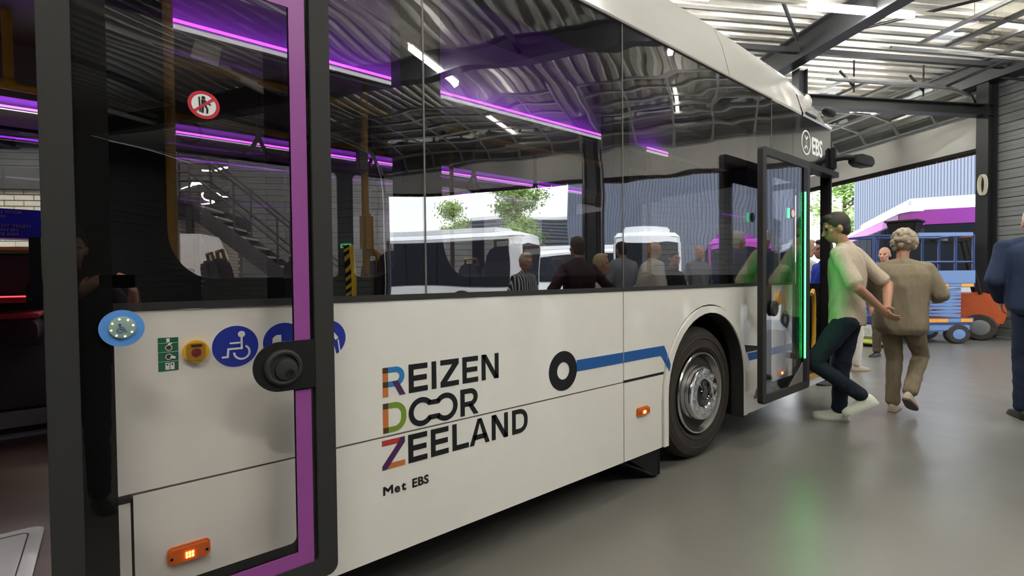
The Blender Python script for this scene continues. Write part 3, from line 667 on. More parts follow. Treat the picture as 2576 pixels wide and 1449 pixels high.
mm = MB(); mm.ell((5.62, .075, 3.17), (.085, .035, .085), n=20, m=12); mm.build('roof_blister', 'roof_white', BUS, smooth=60)
MB().box(5.36, 5.62, -.012, .03, 2.985, 3.005).build('roof_slot', 'black_plastic', BUS)
mm = MB(); mm.ell((6.0, .0, 3.13), (.16, .05, .045), n=18, m=10); mm.build('roof_lamp', 'black_plastic', BUS, smooth=60)
mm = MB(); mm.loft([[(x, .19, 3.42), (x, .5, 3.46), (x, BW - .5, 3.46), (x, BW - .19, 3.42)] for x in (-5.9, 3.8)] + [[(5.3, .19, 3.36), (5.3, .5, 3.40), (5.3, BW - .5, 3.40), (5.3, BW - .19, 3.36)], [(6.08, .23, 3.14), (6.1, .5, 3.16), (6.1, BW - .5, 3.16), (6.08, BW - .23, 3.14)]], cap=False, closed=False); mm.build('roof', 'roof_white', BUS)
mm = MB(); mm.loft([[(x, BW - y, z) for x, y, z in cove_ring(-5.9, 3.40, .13)], [(x, BW - y, z) for x, y, z in cove_ring(5.3, 3.36, .13)], [(x, BW - y, z) for x, y, z in cove_ring(6.08, 3.12, .17)]], cap=False, closed=False); mm.build('roof_edge', 'roof_white', BUS)
flat('drip_rail', [[(-5.9, COVE - .004), (4.585, COVE - .004), (4.585, COVE + .006), (-5.9, COVE + .006)]], -.012, .01, 'seam_grey', BUS)
# ---- front end
MB().box(6.045, 6.115, .0, .10, .36, 2.95).build('front_post', 'black_plastic', BUS, bev=.015)
MB().box(6.045, 6.115, BW - .10, BW, .36, 2.95).build('front_post', 'black_plastic', BUS, bev=.015)
MB().box(6.06, 6.13, .1, BW - .1, .3, 1.27).build('front_panel', 'white_paint', BUS)
MB().box(6.02, 6.06, .1, BW - .1, .44, 1.30).build('dash_back', 'black_plastic', BUS)
MB().box(6.08, 6.088, .1, BW - .1, 1.27, 2.5).build('windscreen', 'far_glass', BUS)
MB().box(6.05, 6.12, .1, BW - .1, 2.5, 3.14).build('front_header', 'black_gloss', BUS)
# mirror camera
mc = E('mirror_camera', parent=BUS)
MB().box(6.02, 6.10, -.05, .0, 2.52, 2.76).build('bracket', 'black_plastic', mc, bev=.015)
mm = MB(); mm.tube([(6.06, -.04, 2.64), (6.10, -.12, 2.645), (6.16, -.18, 2.64)], [.035, .032, .03], 10); mm.build('arm', 'black_plastic', mc, smooth=40)
mm = MB(); mm.loft([[(6.16 + x, -.16 + y, 2.62 + z) for x, y, z in r] for r in ([(0, -.05, -.04), (0, .03, -.04), (0, .03, .05), (0, -.05, .05)], [(.10, -.09, -.06), (.10, .03, -.06), (.10, .03, .065), (.10, -.09, .065)], [(.30, -.12, -.055), (.30, .01, -.055), (.30, .01, .06), (.30, -.12, .06)], [(.37, -.12, -.03), (.37, -.02, -.03), (.37, -.02, .03), (.37, -.12, .03)])]); mm.build('camera_housing', 'black_plastic', mc, bev=.012)
# ---- front wheel
def wheel(x, yout, parent, s=1):
    w = E('wheel', parent=parent); w.location = (x, yout, .505); R = .505
    prof = [(.30, .30), (.30, .44), (.285, .478), (.255, .497), (.20, R), (.10, R), (.045, .497), (.012, .472), (.0, .43), (.004, .40), (.0, .37), (.006, .335), (.03, .312), (.04, .30)]
    mm = MB(); mm.lathe([(s * h, r) for h, r in prof], (0, 0, 0), (0, 1, 0), 64); mm.build('tyre', 'tyre', w, smooth=35)
    mm = MB()
    for rr, dd in ((.418, -.002), (.352, -.002)): mm.lathe([(s * (dd), rr - .004), (s * (dd - .002), rr), (s * dd, rr + .004)], (0, 0, 0), (0, 1, 0), 64, close=True)
    for k in range(96):
        a = 2 * math.pi * k / 96; c, sn = math.cos(a), math.sin(a)
        mm.box(0, 0, 0, 0, 0, 0) if False else None
        p = Vector((c, 0, sn)); t = Vector((-sn, 0, c)); y = -.0015 * s
        mm.add([p * .457 - t * .005 + Vector((0, y + .006 * s, 0)), p * .457 + t * .005 + Vector((0, y + .006 * s, 0)), p * .447 + t * .005 + Vector((0, y + .001 * s, 0)), p * .447 - t * .005 + Vector((0, y + .001 * s, 0))], [(0, 1, 2, 3)])
    mm.build('tyre_moulding', 'tyre_text', w, smooth=35)
    mm = MB(); mm.lathe([(s * h, r) for h, r in [(.045, .296), (.004, .312), (-.006, .307), (-.004, .296), (.03, .286), (.06, .275), (.075, .262), (.085, .24), (.075, .225), (.015, .205), (-.005, .196)]], (0, 0, 0), (0, 1, 0), 64, close=True); mm.build('rim', 'rim_alu', w, smooth=35)
    mm = MB(); mm.lathe([(s * h, r) for h, r in [(.02, .205), (-.02, .203), (-.035, .196), (-.04, .18), (-.038, .115), (-.03, .105), (-.01, .10)]], (0, 0, 0), (0, 1, 0), 64, close=True); mm.build('hub_ring', 'chrome', w, smooth=35)
    mm = MB(); mm.lathe([(s * h, r) for h, r in [(.03, .104), (-.012, .103), (-.03, .095), (-.034, .06), (-.045, .056), (-.048, .05), (-.04, .046), (-.04, .002)]], (0, 0, 0), (0, 1, 0), 40); mm.build('hub_cap', 'black_gloss', w, smooth=35)
    for k in range(10):
        a = 2 * math.pi * (k + .3) / 10; c = Vector((math.cos(a) * .152, 0, math.sin(a) * .152))
        mm = MB(); mm.lathe([(s * h, r) for h, r in [(-.036, .030), (-.041, .030), (-.041, .022), (-.03, .021)]], c, (0, 1, 0), 18, close=True); o = mm.build('nut_recess', 'rim_alu', w, smooth=35)
        mm = MB(); mm.lathe([(s * h, r) for h, r in [(-.03, .021), (-.040, .02), (-.042, .012), (-.05, .011), (-.05, .001)]], c, (0, 1, 0), 6); mm.build('wheel_nut', 'alu', w)
    for k in range(10):
        a = 2 * math.pi * (k + .8) / 10; c = Vector((math.cos(a) * .243, 0, math.sin(a) * .243)); t = Vector((-math.sin(a), 0, math.cos(a))); p = c.normalized()
        mm = MB(); ring = [c + t * (.034 * math.cos(q)) + p * (.020 * math.sin(q)) for q in [i * math.pi / 8 for i in range(16)]]
        mm.loft([[v + Vector((0, s * .066, 0)) for v in ring], [v + Vector((0, s * .09, 0)) for v in ring]]); mm.build('hand_hole', 'frit', w)
    return w
M('tyre', (0.030, 0.026, 0.023), 0.75, spec=0.25, noise=(7, (0.055, 0.045, 0.037), 0.3), bump=(90, 0.15, 0.002)); M('tyre_text', (0.035, 0.031, 0.028), 0.7)
wheel(WX, .06, BUS); wheel(-4.2, .06, BUS)
wheel(WX, BW - .06, BUS, -1); wheel(-4.2, BW - .06, BUS, -1)
MB().box(WX - .03, WX + .03, .3, BW - .3, .45, .55).build('front_axle', 'black_plastic', BUS)
mm = MB(); mm.poly([[(2.56, .23), (2.93, .23), (2.94, .02), (2.90, .02)]], XZ, .06, .075); mm.box(2.93, 2.95, .06, .42, .02, .24); mm.build('mud_flap', 'black_plastic', BUS)
# ---- marker lamps
def marker(x, z, w, h, rotz=0, y=0.0):
    e = E('marker_lamp', parent=BUS); e.location = (x, y, z)
    flat('lamp_base', [rrect(-w / 2, w / 2, -h / 2, h / 2, h * .25)], -.006, 0, 'amber', e)
    mm = MB(); mm.poly([rrect(-w * .46, w * .46, -h * .42, h * .42, h * .2)], XZ, -.02, -.006); mm.build('lens', 'amber', e, bev=.003)
    for r in range(2):
        for c in range(3): MB().box(-w * .09 + c * w * .07, -w * .09 + c * w * .07 + w * .045, -.023, -.0205, -h * .2 + r * h * .2, -h * .2 + r * h * .2 + h * .13).build('led', 'amber_hot', e)
    for sx in (-1, 1): mm = MB(); mm.lathe([(0, .0045), (-.002, .0045), (-.002, .002)], (sx * w * .41, -.02, -h * .05), (0, 1, 0), 10); mm.build('screw', 'frit', e)
    return e
marker(.191, .512, .118, .055); marker(2.664, .526, .125, .052); marker(4.775, .5, .12, .05)
# ---- lettering
def stroke(mm, pts, t, y0=-.0016, y1=.0, closed=False):
    P = [Vector((p[0], p[1])) for p in pts]; n = len(P); L, Rr = [], []
    for i in range(n):
        if closed: d0 = (P[i] - P[i - 1]).normalized(); d1 = (P[(i + 1) % n] - P[i]).normalized()
        else: d0 = (P[i] - P[max(i - 1, 0)]) if i > 0 else (P[1] - P[0]); d1 = (P[min(i + 1, n - 1)] - P[i]) if i < n - 1 else d0; d0 = d0.normalized(); d1 = d1.normalized()
        b = (d0 + d1).normalized(); nn = Vector((-b.y, b.x)); k = t / 2 / max(.4, nn.dot(Vector((-d0.y, d0.x))))
        L.append(P[i] + nn * k); Rr.append(P[i] - nn * k)
    if closed: mm.poly([[tuple(p) for p in L], [tuple(p) for p in Rr]] if True else [], XZ, y0, y1)
    else: mm.poly([[tuple(p) for p in L] + [tuple(p) for p in reversed(Rr)]], XZ, y0, y1)
LT = .0235
def glyph(ch, x0, x1, z0, z1, t=LT):
    h = t / 2; w = x1 - x0; S_ = []
    if ch == 'E': S_ = [[(x0 + h, z0), (x0 + h, z1)], [(x0 + t, z1 - h), (x1, z1 - h)], [(x0 + t, (z0 + z1) / 2), (x1 - .004, (z0 + z1) / 2)], [(x0 + t, z0 + h), (x1, z0 + h)]]
    elif ch == 'I': S_ = [[((x0 + x1) / 2, z0), ((x0 + x1) / 2, z1)]]
    elif ch == 'L': S_ = [[(x0 + h, z0), (x0 + h, z1)], [(x0 + t, z0 + h), (x1, z0 + h)]]
    elif ch == 'N': S_ = [[(x0 + h, z0), (x0 + h, z1)], [(x1 - h, z0), (x1 - h, z1)]]
    elif ch == 'Z': S_ = [[(x0, z1 - h), (x1, z1 - h)], [(x0, z0 + h), (x1, z0 + h)]]
    elif ch == 'A': S_ = [[(x0 + .022, z0 + .036), (x1 - .022, z0 + .036)]]
    elif ch == 'D':
        r = (z1 - z0 - t) * .42; rx = min(r, w - t - .02)
        S_ = [[(x0 + h, z0), (x0 + h, z1)], [(x0 + t, z1 - h), (x1 - h - rx, z1 - h)] + [(x1 - h - rx + rx * math.sin(a), z1 - h - r + r * math.cos(a)) for a in [math.pi / 2 * k / 8 for k in range(1, 9)]] + [(x1 - h - rx + rx * math.cos(a), z0 + h + r - r * math.sin(a)) for a in [math.pi / 2 * k / 8 for k in range(0, 9)]] + [(x0 + t, z0 + h)]]
    elif ch == 'R':
        zm = z0 + (z1 - z0) * .42; r = (z1 - h - zm) / 2; cx = x1 - h - r - .004
        S_ = [[(x0 + h, z0), (x0 + h, z1)], [(x0 + t, z1 - h), (cx, z1 - h)] + [(cx + r * math.sin(a), zm + r + r * math.cos(a)) for a in [math.pi * k / 12 for k in range(1, 12)]] + [(cx, zm), (x0 + t, zm)]]
    mm = MB()
    for s in S_: stroke(mm, s, t)
    if ch == 'N': mm.poly([[(x0, z1), (x0 + t * 1.15, z1), (x1, z0), (x1 - t * 1.15, z0)]], XZ, -.0016, 0)
    if ch == 'Z': mm.poly([[(x1 - t * 1.45, z1 - t), (x1, z1 - t), (x0 + t * 1.45, z0 + t), (x0, z0 + t)]], XZ, -.0016, 0)
    if ch == 'A':
        xm = (x0 + x1) / 2; mm.poly([[(x0, z0), (x0 + t * 1.08, z0), (xm + .003, z1 - .012), (xm + h, z1), (xm - h, z1)]], XZ, -.0016, 0); mm.poly([[(x1, z0), (x1 - t * 1.08, z0), (xm - .003, z1 - .012), (xm - h, z1), (xm + h, z1)]], XZ, -.0016, 0)
    if ch == 'R': mm.poly([[(x0 + .040, z0 + (z1 - z0) * .42), (x0 + .066, z0 + (z1 - z0) * .42), (x1, z0), (x1 - t * 1.15, z0)]], XZ, -.0016, 0)
    return mm
LET = E('lettering', parent=BUS)
rows = [(1.0285, .905, [('E', .9965, 1.0887), ('I', 1.109, 1.1341), ('Z', 1.155, 1.2533), ('E', 1.2741, 1.363), ('N', 1.3843, 1.4879)]), (.8785, .7525, [('R', 1.2608, 1.3632)]),
        (.7245, .601, [('E', .9899, 1.0826), ('E', 1.1012, 1.1932), ('L', 1.2142, 1.3049), ('A', 1.3104, 1.4279), ('N', 1.4413, 1.5433), ('D', 1.5712, 1.6749)])]
for z1, z0, gl in rows:
    for ch, x0, x1 in gl: glyph(ch, x0, x1, z0, z1).build('letter', 'ink', LET)
# linked double O
cxa, cxb, cz, ro = 1.0575, 1.181, .815, .0635
def ring_open(cx, a0, a1): return [(cx + (ro - LT / 2) * math.cos(math.radians(a)), cz + (ro - LT / 2) * math.sin(math.radians(a))) for a in [a0 + (a1 - a0) * k / 40 for k in range(41)]]
mm = MB(); stroke(mm, ring_open(cxa, 38, 322), LT); stroke(mm, ring_open(cxb, 142, -142), LT)
for s in (1, -1): stroke(mm, [(cxa + .034, cz + s * .033), (cxb - .034, cz + s * .033)], LT * .92)
mm.build('letter', 'ink', LET)
# coloured initials
t = LT; x0, z0, z1 = .8775, .905, 1.0285; x1 = .9806; zm = z0 + (z1 - z0) * .42; r = (z1 - t / 2 - zm) / 2; cx = x1 - t / 2 - r - .004
R_ = E('letter', parent=LET)
for za, zb, mt in ((z0, zm - t / 2, 'let_orange'), (zm - t / 2, zm + t / 2, 'let_brown'), (zm + t / 2, z1 - t, 'let_orange'), (z1 - t, z1, 'let_brown')): flat('stem', [[(x0, za), (x0 + t, za), (x0 + t, zb), (x0, zb)]], -.0016, 0, mt, LET)
mm = MB(); stroke(mm, [(x0 + t, z1 - t / 2), (cx, z1 - t / 2)] + [(cx + r * math.sin(a), zm + r + r * math.cos(a)) for a in [math.pi * k / 14 for k in range(1, 14)]] + [(cx, zm), (x0 + t, zm)], t); mm.build('bowl', 'let_blue', LET)
flat('leg', [[(x0 + .040, zm + t / 2), (x0 + .068, zm + t / 2), (x1, z0), (x1 - t * 1.15, z0)]], -.0022, 0, 'let_purple', LET)
bpy.data.objects.remove(R_)
x0, z0, z1, x1 = .8763, .7535, .8785, .9825
for za, zb, mt in ((z0, z0 + t, 'let_brown'), (z0 + t, z1 - t, 'let_orange'), (z1 - t, z1, 'let_brown')): flat('stem', [[(x0, za), (x0 + t, za), (x0 + t, zb), (x0, zb)]], -.0016, 0, mt, LET)
rr = (z1 - z0 - t) * .42; rx = min(rr, x1 - x0 - t - .02); h = t / 2
mm = MB(); stroke(mm, [(x0 + t, z1 - h), (x1 - h - rx, z1 - h)] + [(x1 - h - rx + rx * math.sin(a), z1 - h - rr + rr * math.cos(a)) for a in [math.pi / 2 * k / 8 for k in range(1, 9)]] + [(x1 - h - rx + rx * math.cos(a), z0 + h + rr - rr * math.sin(a)) for a in [math.pi / 2 * k / 8 for k in range(0, 9)]] + [(x0 + t, z0 + h)], t); mm.build('bowl', 'let_green', LET)
x0, z0, z1, x1 = .8697, .601, .7245, .9738
flat('bar', [[(x0, z1 - t), (x1 - .025, z1 - t), (x1 - .02, z1), (x0, z1)]], -.0014, 0, 'let_red', LET); flat('bar', [[(x0 + .02, z0), (x1, z0), (x1, z0 + t), (x0 + .02, z0 + t)]], -.0014, 0, 'let_orange', LET)
flat('diagonal', [[(x1 - t * 1.5, z1 - t * 1.1), (x1 - .02, z1), (x1, z1), (x1, z1 - t), (x0 + t * 1.5, z0 + t * .8), (x0 + .02, z0), (x0, z0), (x0, z0 + t * .7)]], -.0022, 0, 'let_purple', LET)
mm = MB(); mx0, mx1, mz0, mz1, mt_ = .872, .916, .4938, .5305, .0085; mm.poly([[(mx0, mz0), (mx0 + mt_, mz0), (mx0 + mt_, mz1 - .014), (.894, mz0 + .010), (mx1 - mt_, mz1 - .014), (mx1 - mt_, mz0), (mx1, mz0), (mx1, mz1), (mx1 - mt_, mz1), (.894, mz0 + .024), (mx0 + mt_, mz1), (mx0, mz1)]], XZ, -.0016, 0); mm.build('letter', 'ink', LET); text('letter', 'e', (.922, -.0005, .4938), .0525, 'ink', LET, bold=.0011, sx=1.06); text('letter', 't', (.9565, -.0005, .4938), .0525, 'ink', LET, bold=.0011, sx=1.06); text('word', 'EBS', (1.004, -.0005, .4925), .0525, 'ink', LET, bold=.0011, sx=1.02, sp=1.04)
# ring and route line
def decal(name, polys, mat, y=-.0016): return flat(name, polys, y, 0, mat, BUS)
decal('route_ring', [circ(1.941, .88, .110, 48), circ(1.941, .88, .048, 36)], 'ink')
decal('route_line', [[(2.049, .862), (2.4705, .862), (2.4705, .927), (2.049, .927)]], 'stripe_blue')
decal('route_line', [[(2.4795, .862), (2.874, .862), (2.925, .792), (2.99, .792), (2.93, .860), (2.893, .927), (2.4795, .927)][:2] + [(2.93, .80), (2.958, .858), (2.915, .927), (2.4795, .927)]], 'stripe_blue')
flat('route_line', [[(2.915, .80), (2.958, .745), (2.975, .79), (2.945, .852)]], -.0136, -.012, 'stripe_blue', BUS)
decal('route_line', [[(4.16, .68), (4.62, .68), (4.62, .745), (4.13, .745)]], 'stripe_blue'); decal('route_line', [[(4.628, .68), (5.05, .68), (5.05, .745), (4.628, .745)]], 'stripe_blue')
decal('route_ring', [circ(4.89, .98, .088, 40), circ(4.89, .98, .038, 28)], 'ink'); decal('route_line', [[(4.872, .50), (4.912, .50), (4.912, .89), (4.872, .89)]], 'stripe_orange', -.0024); decal('route_line', [[(4.872, 1.07), (4.912, 1.07), (4.912, 1.3), (4.872, 1.3)]], 'yellow', -.0024)
decal('jack_mark', [[(4.245, .34), (4.335, .34), (4.30, .43)]], 'seam_grey')
mm = MB(); mm.lathe([(0, .05), (-.02, .048), (-.026, .03), (-.02, .001)], (4.735, 0, 1.185), (0, 1, 0), 24); mm.build('emergency_button', 'yellow', BUS); decal('escape_notice', [[(4.775, 1.13), (4.80, 1.13), (4.80, 1.24), (4.775, 1.24)]], 'green_sign')
# ---- stickers beside the middle door
def disc(name, x, z, r, mat, y=-.0015, parent=BUS): return flat(name, [circ(x, z, r, 44)], y, y + .0014, mat, parent)
def wheelchair(x, z, s, y, mat, parent, flip=1):
    f = lambda a, b: (x + flip * a * s, z + b * s)
    mm = MB(); mm.poly([[f(a, b) for a, b in circ(.2, .62, .17, 24)]], XZ, y, y + .001)
    for pts, t in (([(.2, .45), (.2, -.12), (-.42, -.12), (-.46, -.52), (-.72, -.52)], .1), ([(.2, .18), (-.35, .18)], .09)): stroke(mm, [f(a, b) for a, b in pts], t * s, y, y + .001)
    stroke(mm, [f(.2 + .36 * math.cos(math.radians(a)), -.32 + .36 * math.sin(math.radians(a))) for a in range(60, -190, -10)], .1 * s, y, y + .001)
    mm.build('pictogram', mat, parent)
def sticker(name):
    return E(name, parent=BUS)
st1 = sticker('wheelchair_sticker'); disc('disc', .340, 1.172, .071, 'blue_sign', parent=st1); flat('rim', [circ(.340, 1.172, .0735, 44), circ(.340, 1.172, .071, 44)], -.0014, -.0002, 'white_print', st1); wheelchair(.345, 1.172, .066, -.0028, 'white_print', st1)
st2 = sticker('pram_sticker'); disc('disc', .497, 1.172, .071, 'blue_sign', parent=st2); flat('pictogram', [[(.455, 1.158), (.53, 1.158), (.53, 1.175), (.487, 1.175), (.487, 1.20), (.47, 1.2), (.458, 1.19)]], -.0028, -.0018, 'white_print', st2)
st3 = sticker('walker_sticker'); disc('disc', .653, 1.172, .071, 'blue_sign', parent=st3)
mm = MB(); stroke(mm, [(.662, 1.205), (.690, 1.168)], .014, -.0028, -.0018); stroke(mm, [(.694, 1.165), (.70, 1.115)], .005, -.0028, -.0018); stroke(mm, [(.668, 1.165), (.682, 1.108)], .009, -.0028, -.0018); mm.poly([circ(.645, 1.215, .012, 16)], XZ, -.0028, -.0018); stroke(mm, [(.645, 1.20), (.650, 1.16), (.64, 1.115)], .014, -.0028, -.0018); mm.build('pictogram', 'white_print', st3)
gs = sticker('escape_notice'); flat('plate', [[(.122, 1.112), (.175, 1.112), (.176, 1.218), (.122, 1.219)]], -.0015, 0, 'green_sign', gs)
for z in (1.142, 1.172, 1.201): flat('rule', [[(.122, z), (.176, z), (.176, z + .001), (.122, z + .001)]], -.0022, -.0015, 'white_print', gs)
flat('pictogram', [[(.144, 1.204), (.153, 1.204), (.153, 1.216), (.144, 1.216)]], -.0022, -.0015, 'white_print', gs)
for z in (1.186, 1.157): flat('ring', [circ(.150, z, .0095, 24), circ(.150, z, .0078, 24)], -.0022, -.0015, 'white_print', gs); disc('dot', .150, z, .005, 'red_button', -.0024, gs)
flat('hand', [[(.152, 1.154), (.166, 1.149), (.168, 1.156), (.158, 1.160)]], -.0026, -.0018, 'white_print', gs); flat('hand', [[(.146, 1.194), (.158, 1.197), (.160, 1.2), (.150, 1.2)]], -.0026, -.0018, 'white_print', gs)
for x in (.140, .153): flat('pictogram', [[(x, 1.116), (x + .011, 1.116), (x + .011, 1.138), (x, 1.138)], [(x + .003, 1.129), (x + .008, 1.129), (x + .008, 1.135), (x + .003, 1.135)]], -.0022, -.0015, 'white_print', gs)
eb = E('emergency_button', parent=BUS); eb.location = (.2225, 0, 1.168)
mm = MB(); mm.poly([circ(0, 0, .037, 40)], XZ, -.016, 0); mm.build('bezel', 'yellow', eb, bev=.004)
mm = MB(); mm.poly([rrect(-.026, .026, -.028, .028, .012)], XZ, -.021, -.016); mm.build('cover', 'cover_amber', eb, bev=.003) if M('cover_amber', (.42, .22, .02), .3) else None
mm = MB(); mm.poly([circ(0, -.002, .0135, 24)], XZ, -.025, -.02); mm.build('push_button', 'red_button', eb); MB().box(-.014, .016, -.023, -.02, .016, .024).build('hinge', 'let_brown', eb)
# bus rear half (beyond the frame): skin, windows
pan('side_panel', [[(-5.8, SK), (-4.85, SK), (-4.85, SILL), (-5.8, SILL)]]); pan('side_panel', [[(-3.6, SK), (-1.45, SK), (-1.45, SILL), (-3.6, SILL)]]); pan('side_panel', [[(-4.83, 1.18), (-3.62, 1.18), (-3.62, SILL), (-4.83, SILL)]])
flat('window_glass', [[(-5.8, ZG0), (-1.45, ZG0), (-1.45, ZG1), (-5.8, ZG1)]], -.002, .004, 'bus_glass', BUS)
flat('printed_border', [[(-5.8, ZG0), (-1.45, ZG0), (-1.45, ZG1), (-5.8, ZG1)], [(-5.6, 1.41), (-4.1, 1.41), (-4.1, 2.65), (-5.6, 2.65)], [(-3.9, 1.41), (-1.65, 1.41), (-1.65, 2.65), (-3.9, 2.65)]], .008, .02, 'frit', BUS)
flat('door_header', [[(-1.45, 2.46), (0, 2.46), (0, ZG1), (-1.45, ZG1)]], .0, .02, 'black_gloss', BUS)
MB().box(-.055, .0, -.002, .12, .34, 2.46).build('door_post', 'frit', BUS); MB().box(-1.47, -1.40, -.002, .12, .34, 2.46).build('door_post', 'frit', BUS)
flat('step_panel', [[(-1.45, SK), (0.0, SK), (0.0, .43), (-1.45, .43)]], 0, .022, 'black_plastic', BUS)
MB().box(-5.9, -5.8, 0, BW, .3, 3.3).build('rear_panel', 'white_paint', BUS)
# ---- far side
YF = BW
flat('far_panel', [[(-5.8, SK), (6.05, SK), (6.05, 1.40), (-5.8, 1.40)]], YF - .06, YF, 'white_paint', BUS)
FW_ = [(-5.6, -4.3), (-4.15, -2.75), (-2.6, -1.35), (-1.2, .06), (.2, 1.62), (1.76, 3.1), (3.25, 4.6), (4.75, 5.85)]
flat('far_border', [[(-5.8, 1.40), (6.05, 1.40), (6.05, 2.95), (-5.8, 2.95)]] + [rrect(a, b, 1.42, 2.36, .05) for a, b in FW_], YF - .05, YF - .03, 'frit', BUS)
for a, b in FW_: flat('far_window', [[(a - .03, 1.40), (b + .03, 1.40), (b + .03, 2.38), (a - .03, 2.38)]], YF - .028, YF - .022, 'far_glass', BUS)
# ---- open middle door leaf, standing outside the body
def door_leaf(x0, x1, z0, z1, y, name, purple=None):
    d = E(name, parent=BUS)
    fw = .066
    mm = MB(); mm.poly([rrect(x0, x1, z0, z1, .035), rrect(x0 + fw, x1 - fw, z0 + fw, z1 - fw, .012)], XZ, y - .022, y + .022); mm.build('door_frame', 'door_rubber', d, bev=.008)
    flat('door_glass', [[(x0 + fw - .006, z0 + fw - .006), (x1 - fw + .006, z0 + fw - .006), (x1 - fw + .006, z1 - fw + .006), (x0 + fw - .006, z1 - fw + .006)]], y - .012, y - .006, 'door_glass', d)
    return d
YD = -.16
D1 = door_leaf(-.125, .615, .36, 2.43, YD, 'door_leaf')
gx0, gx1, gz0, gz1 = -.06, .55, .425, 2.365
flat('glass_border', [[(gx0, gz0), (gx1, gz0), (gx1, gz1), (gx0, gz1)], rrect(.013, .482, .505, gz1 - .03, .02)], YD - .005, YD - .002, 'frit', D1)
flat('violet_band', [[(.484, 1.195), (.535, 1.195), (.535, 2.352), (-.05, 2.352), (-.05, 2.302), (.484, 2.302)]], YD - .016, YD - .012, 'purple', D1)
flat('violet_band', [[(.484, 1.025), (.535, 1.025), (.535, .423), (-.05, .423), (-.05, .474), (.484, .474)]], YD - .016, YD - .012, 'purple', D1)
# knob plate
pl = E('knob_plate', parent=BUS)
mm = MB(); mm.poly([[(.548, 1.195), (.437, 1.195)] + arc(.437, 1.113, .082, 90, 270, 18) + [(.437, 1.031), (.548, 1.031)]], XZ, YD - .024, YD - .012); mm.build('plate', 'black_plastic', pl, bev=.004)
mm = MB(); mm.lathe([(-.024, .060), (-.036, .058), (-.040, .052), (-.038, .045), (-.03, .043), (-.03, .001)], (.445, YD, 1.111), (0, 1, 0), 40); mm.build('knob_ring', 'door_rubber', pl, smooth=35)
mm = MB(); mm.lathe([(-.03, .036), (-.040, .034), (-.042, .028), (-.042, .001)], (.452, YD, 1.104), (0, 1, 0), 32); mm.build('knob', 'door_rubber', pl, smooth=35)
mm = MB(); mm.lathe([(-.042, .014), (-.046, .013), (-.046, .008), (-.043, .007), (-.043, .001)], (.462, YD, 1.093), (0, 1, 0), 20); mm.build('bolt', 'black_plastic', pl, smooth=35)
# round ramp request button on the glass
rb = E('ramp_button', parent=BUS)
flat('surround', [circ(.031, 1.270, .0505, 48)], YD - .019, YD - .012, 'lightblue', rb)
mm = MB(); mm.lathe([(-.019, .031), (-.026, .029), (-.027, .026), (-.027, .001)], (.0315, YD, 1.272), (0, 1, 0), 40); mm.build('button', 'button_grey', rb, smooth=35) if M('button_grey', (.30, .36, .32), .4) else None
wheelchair(.030, 1.270, .017, YD - .0285, 'stripe_blue', rb, flip=-1)
for k in range(8):
    a = 2 * math.pi * (k + .3) / 8; mm = MB(); mm.ell((.0315 + .0245 * math.cos(a), YD - .027, 1.272 + .0245 * math.sin(a)), (.0022, .0015, .0022), n=8, m=5); mm.build('led', 'led_green_dot', rb)
# prohibition sticker
ns = E('no_standing_sticker', parent=BUS); sx_, sz_ = .2385, 1.929
flat('disc', [circ(sx_, sz_, .034, 40)], YD - .0145, YD - .012, 'white_print', ns)
flat('red_ring', [circ(sx_, sz_, .0415, 44), circ(sx_, sz_, .032, 40)], YD - .015, YD - .012, 'red_sign', ns)
mm = MB(); mm.poly([circ(sx_ - .001, sz_ + .021, .0052, 16)], XZ, YD - .0155, YD - .0143); stroke(mm, [(sx_ - .001, sz_ + .015), (sx_, sz_ - .003)], .012, YD - .0155, YD - .0143)
stroke(mm, [(sx_ - .003, sz_ - .002), (sx_ - .004, sz_ - .024)], .006, YD - .0155, YD - .0143); stroke(mm, [(sx_ + .004, sz_ - .002), (sx_ + .009, sz_ - .012), (sx_ + .008, sz_ - .024)], .005, YD - .0155, YD - .0143); stroke(mm, [(sx_ + .005, sz_ + .011), (sx_ + .018, sz_ + .002)], .004, YD - .0155, YD - .0143); stroke(mm, [(sx_ - .012, sz_ + .022), (sx_ - .010, sz_ - .022)], .004, YD - .0155, YD - .0143); mm.build('figure', 'ink', ns)
mm = MB(); stroke(mm, [(sx_ - .025, sz_ - .022), (sx_ + .025, sz_ + .022)], .007, YD - .0165, YD - .0155); mm.build('bar', 'red_sign', ns)
# carrying arms of the leaf
for z in (.62, 2.2): MB().box(-.04, .0, YD + .02, .02, z, z + .05).build('swing_arm', 'black_plastic', D1)
# ---- front door leaf
D2 = door_leaf(4.0, 4.965, .365, 2.42, YD, 'door_leaf')
flat('glass_border', [[(4.064, .43), (4.90, .43), (4.90, 2.355), (4.064, 2.355)], rrect(4.20, 4.70, .52, 2.20, .02)], YD - .005, YD - .002, 'frit', D2)
MB().box(4.826, 4.902, YD - .021, YD - .0125, .43, 2.355).build('strip_reflection_cover', 'black_plastic', D2)  # added black plate, hides the green strip's mirror image in the glass
mm = MB(); mm.box(4.843, 4.853, YD - .028, YD - .022, .645, 2.14); mm.build('green_light_strip', 'led_green', D2)
mm = MB(); mm.lathe([(-.02, .065), (-.034, .062), (-.04, .05), (-.034, .03), (-.034, .001)], (4.20, YD, 1.125), (0, 1, 0), 32); mm.build('knob', 'door_rubber', D2, smooth=35)
flat('reflective_tape', [[(4.52, .435), (4.88, .435), (4.88, .64)]], YD - .016, YD - .012, 'seam_grey', D2)
flat('sticker', [circ(4.60, 1.93, .045, 24)], YD - .015, YD - .012, 'red_sign', D2); flat('sticker', [circ(4.60, 1.93, .033, 24)], YD - .0158, YD - .015, 'white_print', D2); flat('sticker', [[(4.49, 1.885), (4.535, 1.885), (4.535, 1.97), (4.49, 1.97)]], YD - .015, YD - .012, 'exit_green', D2)
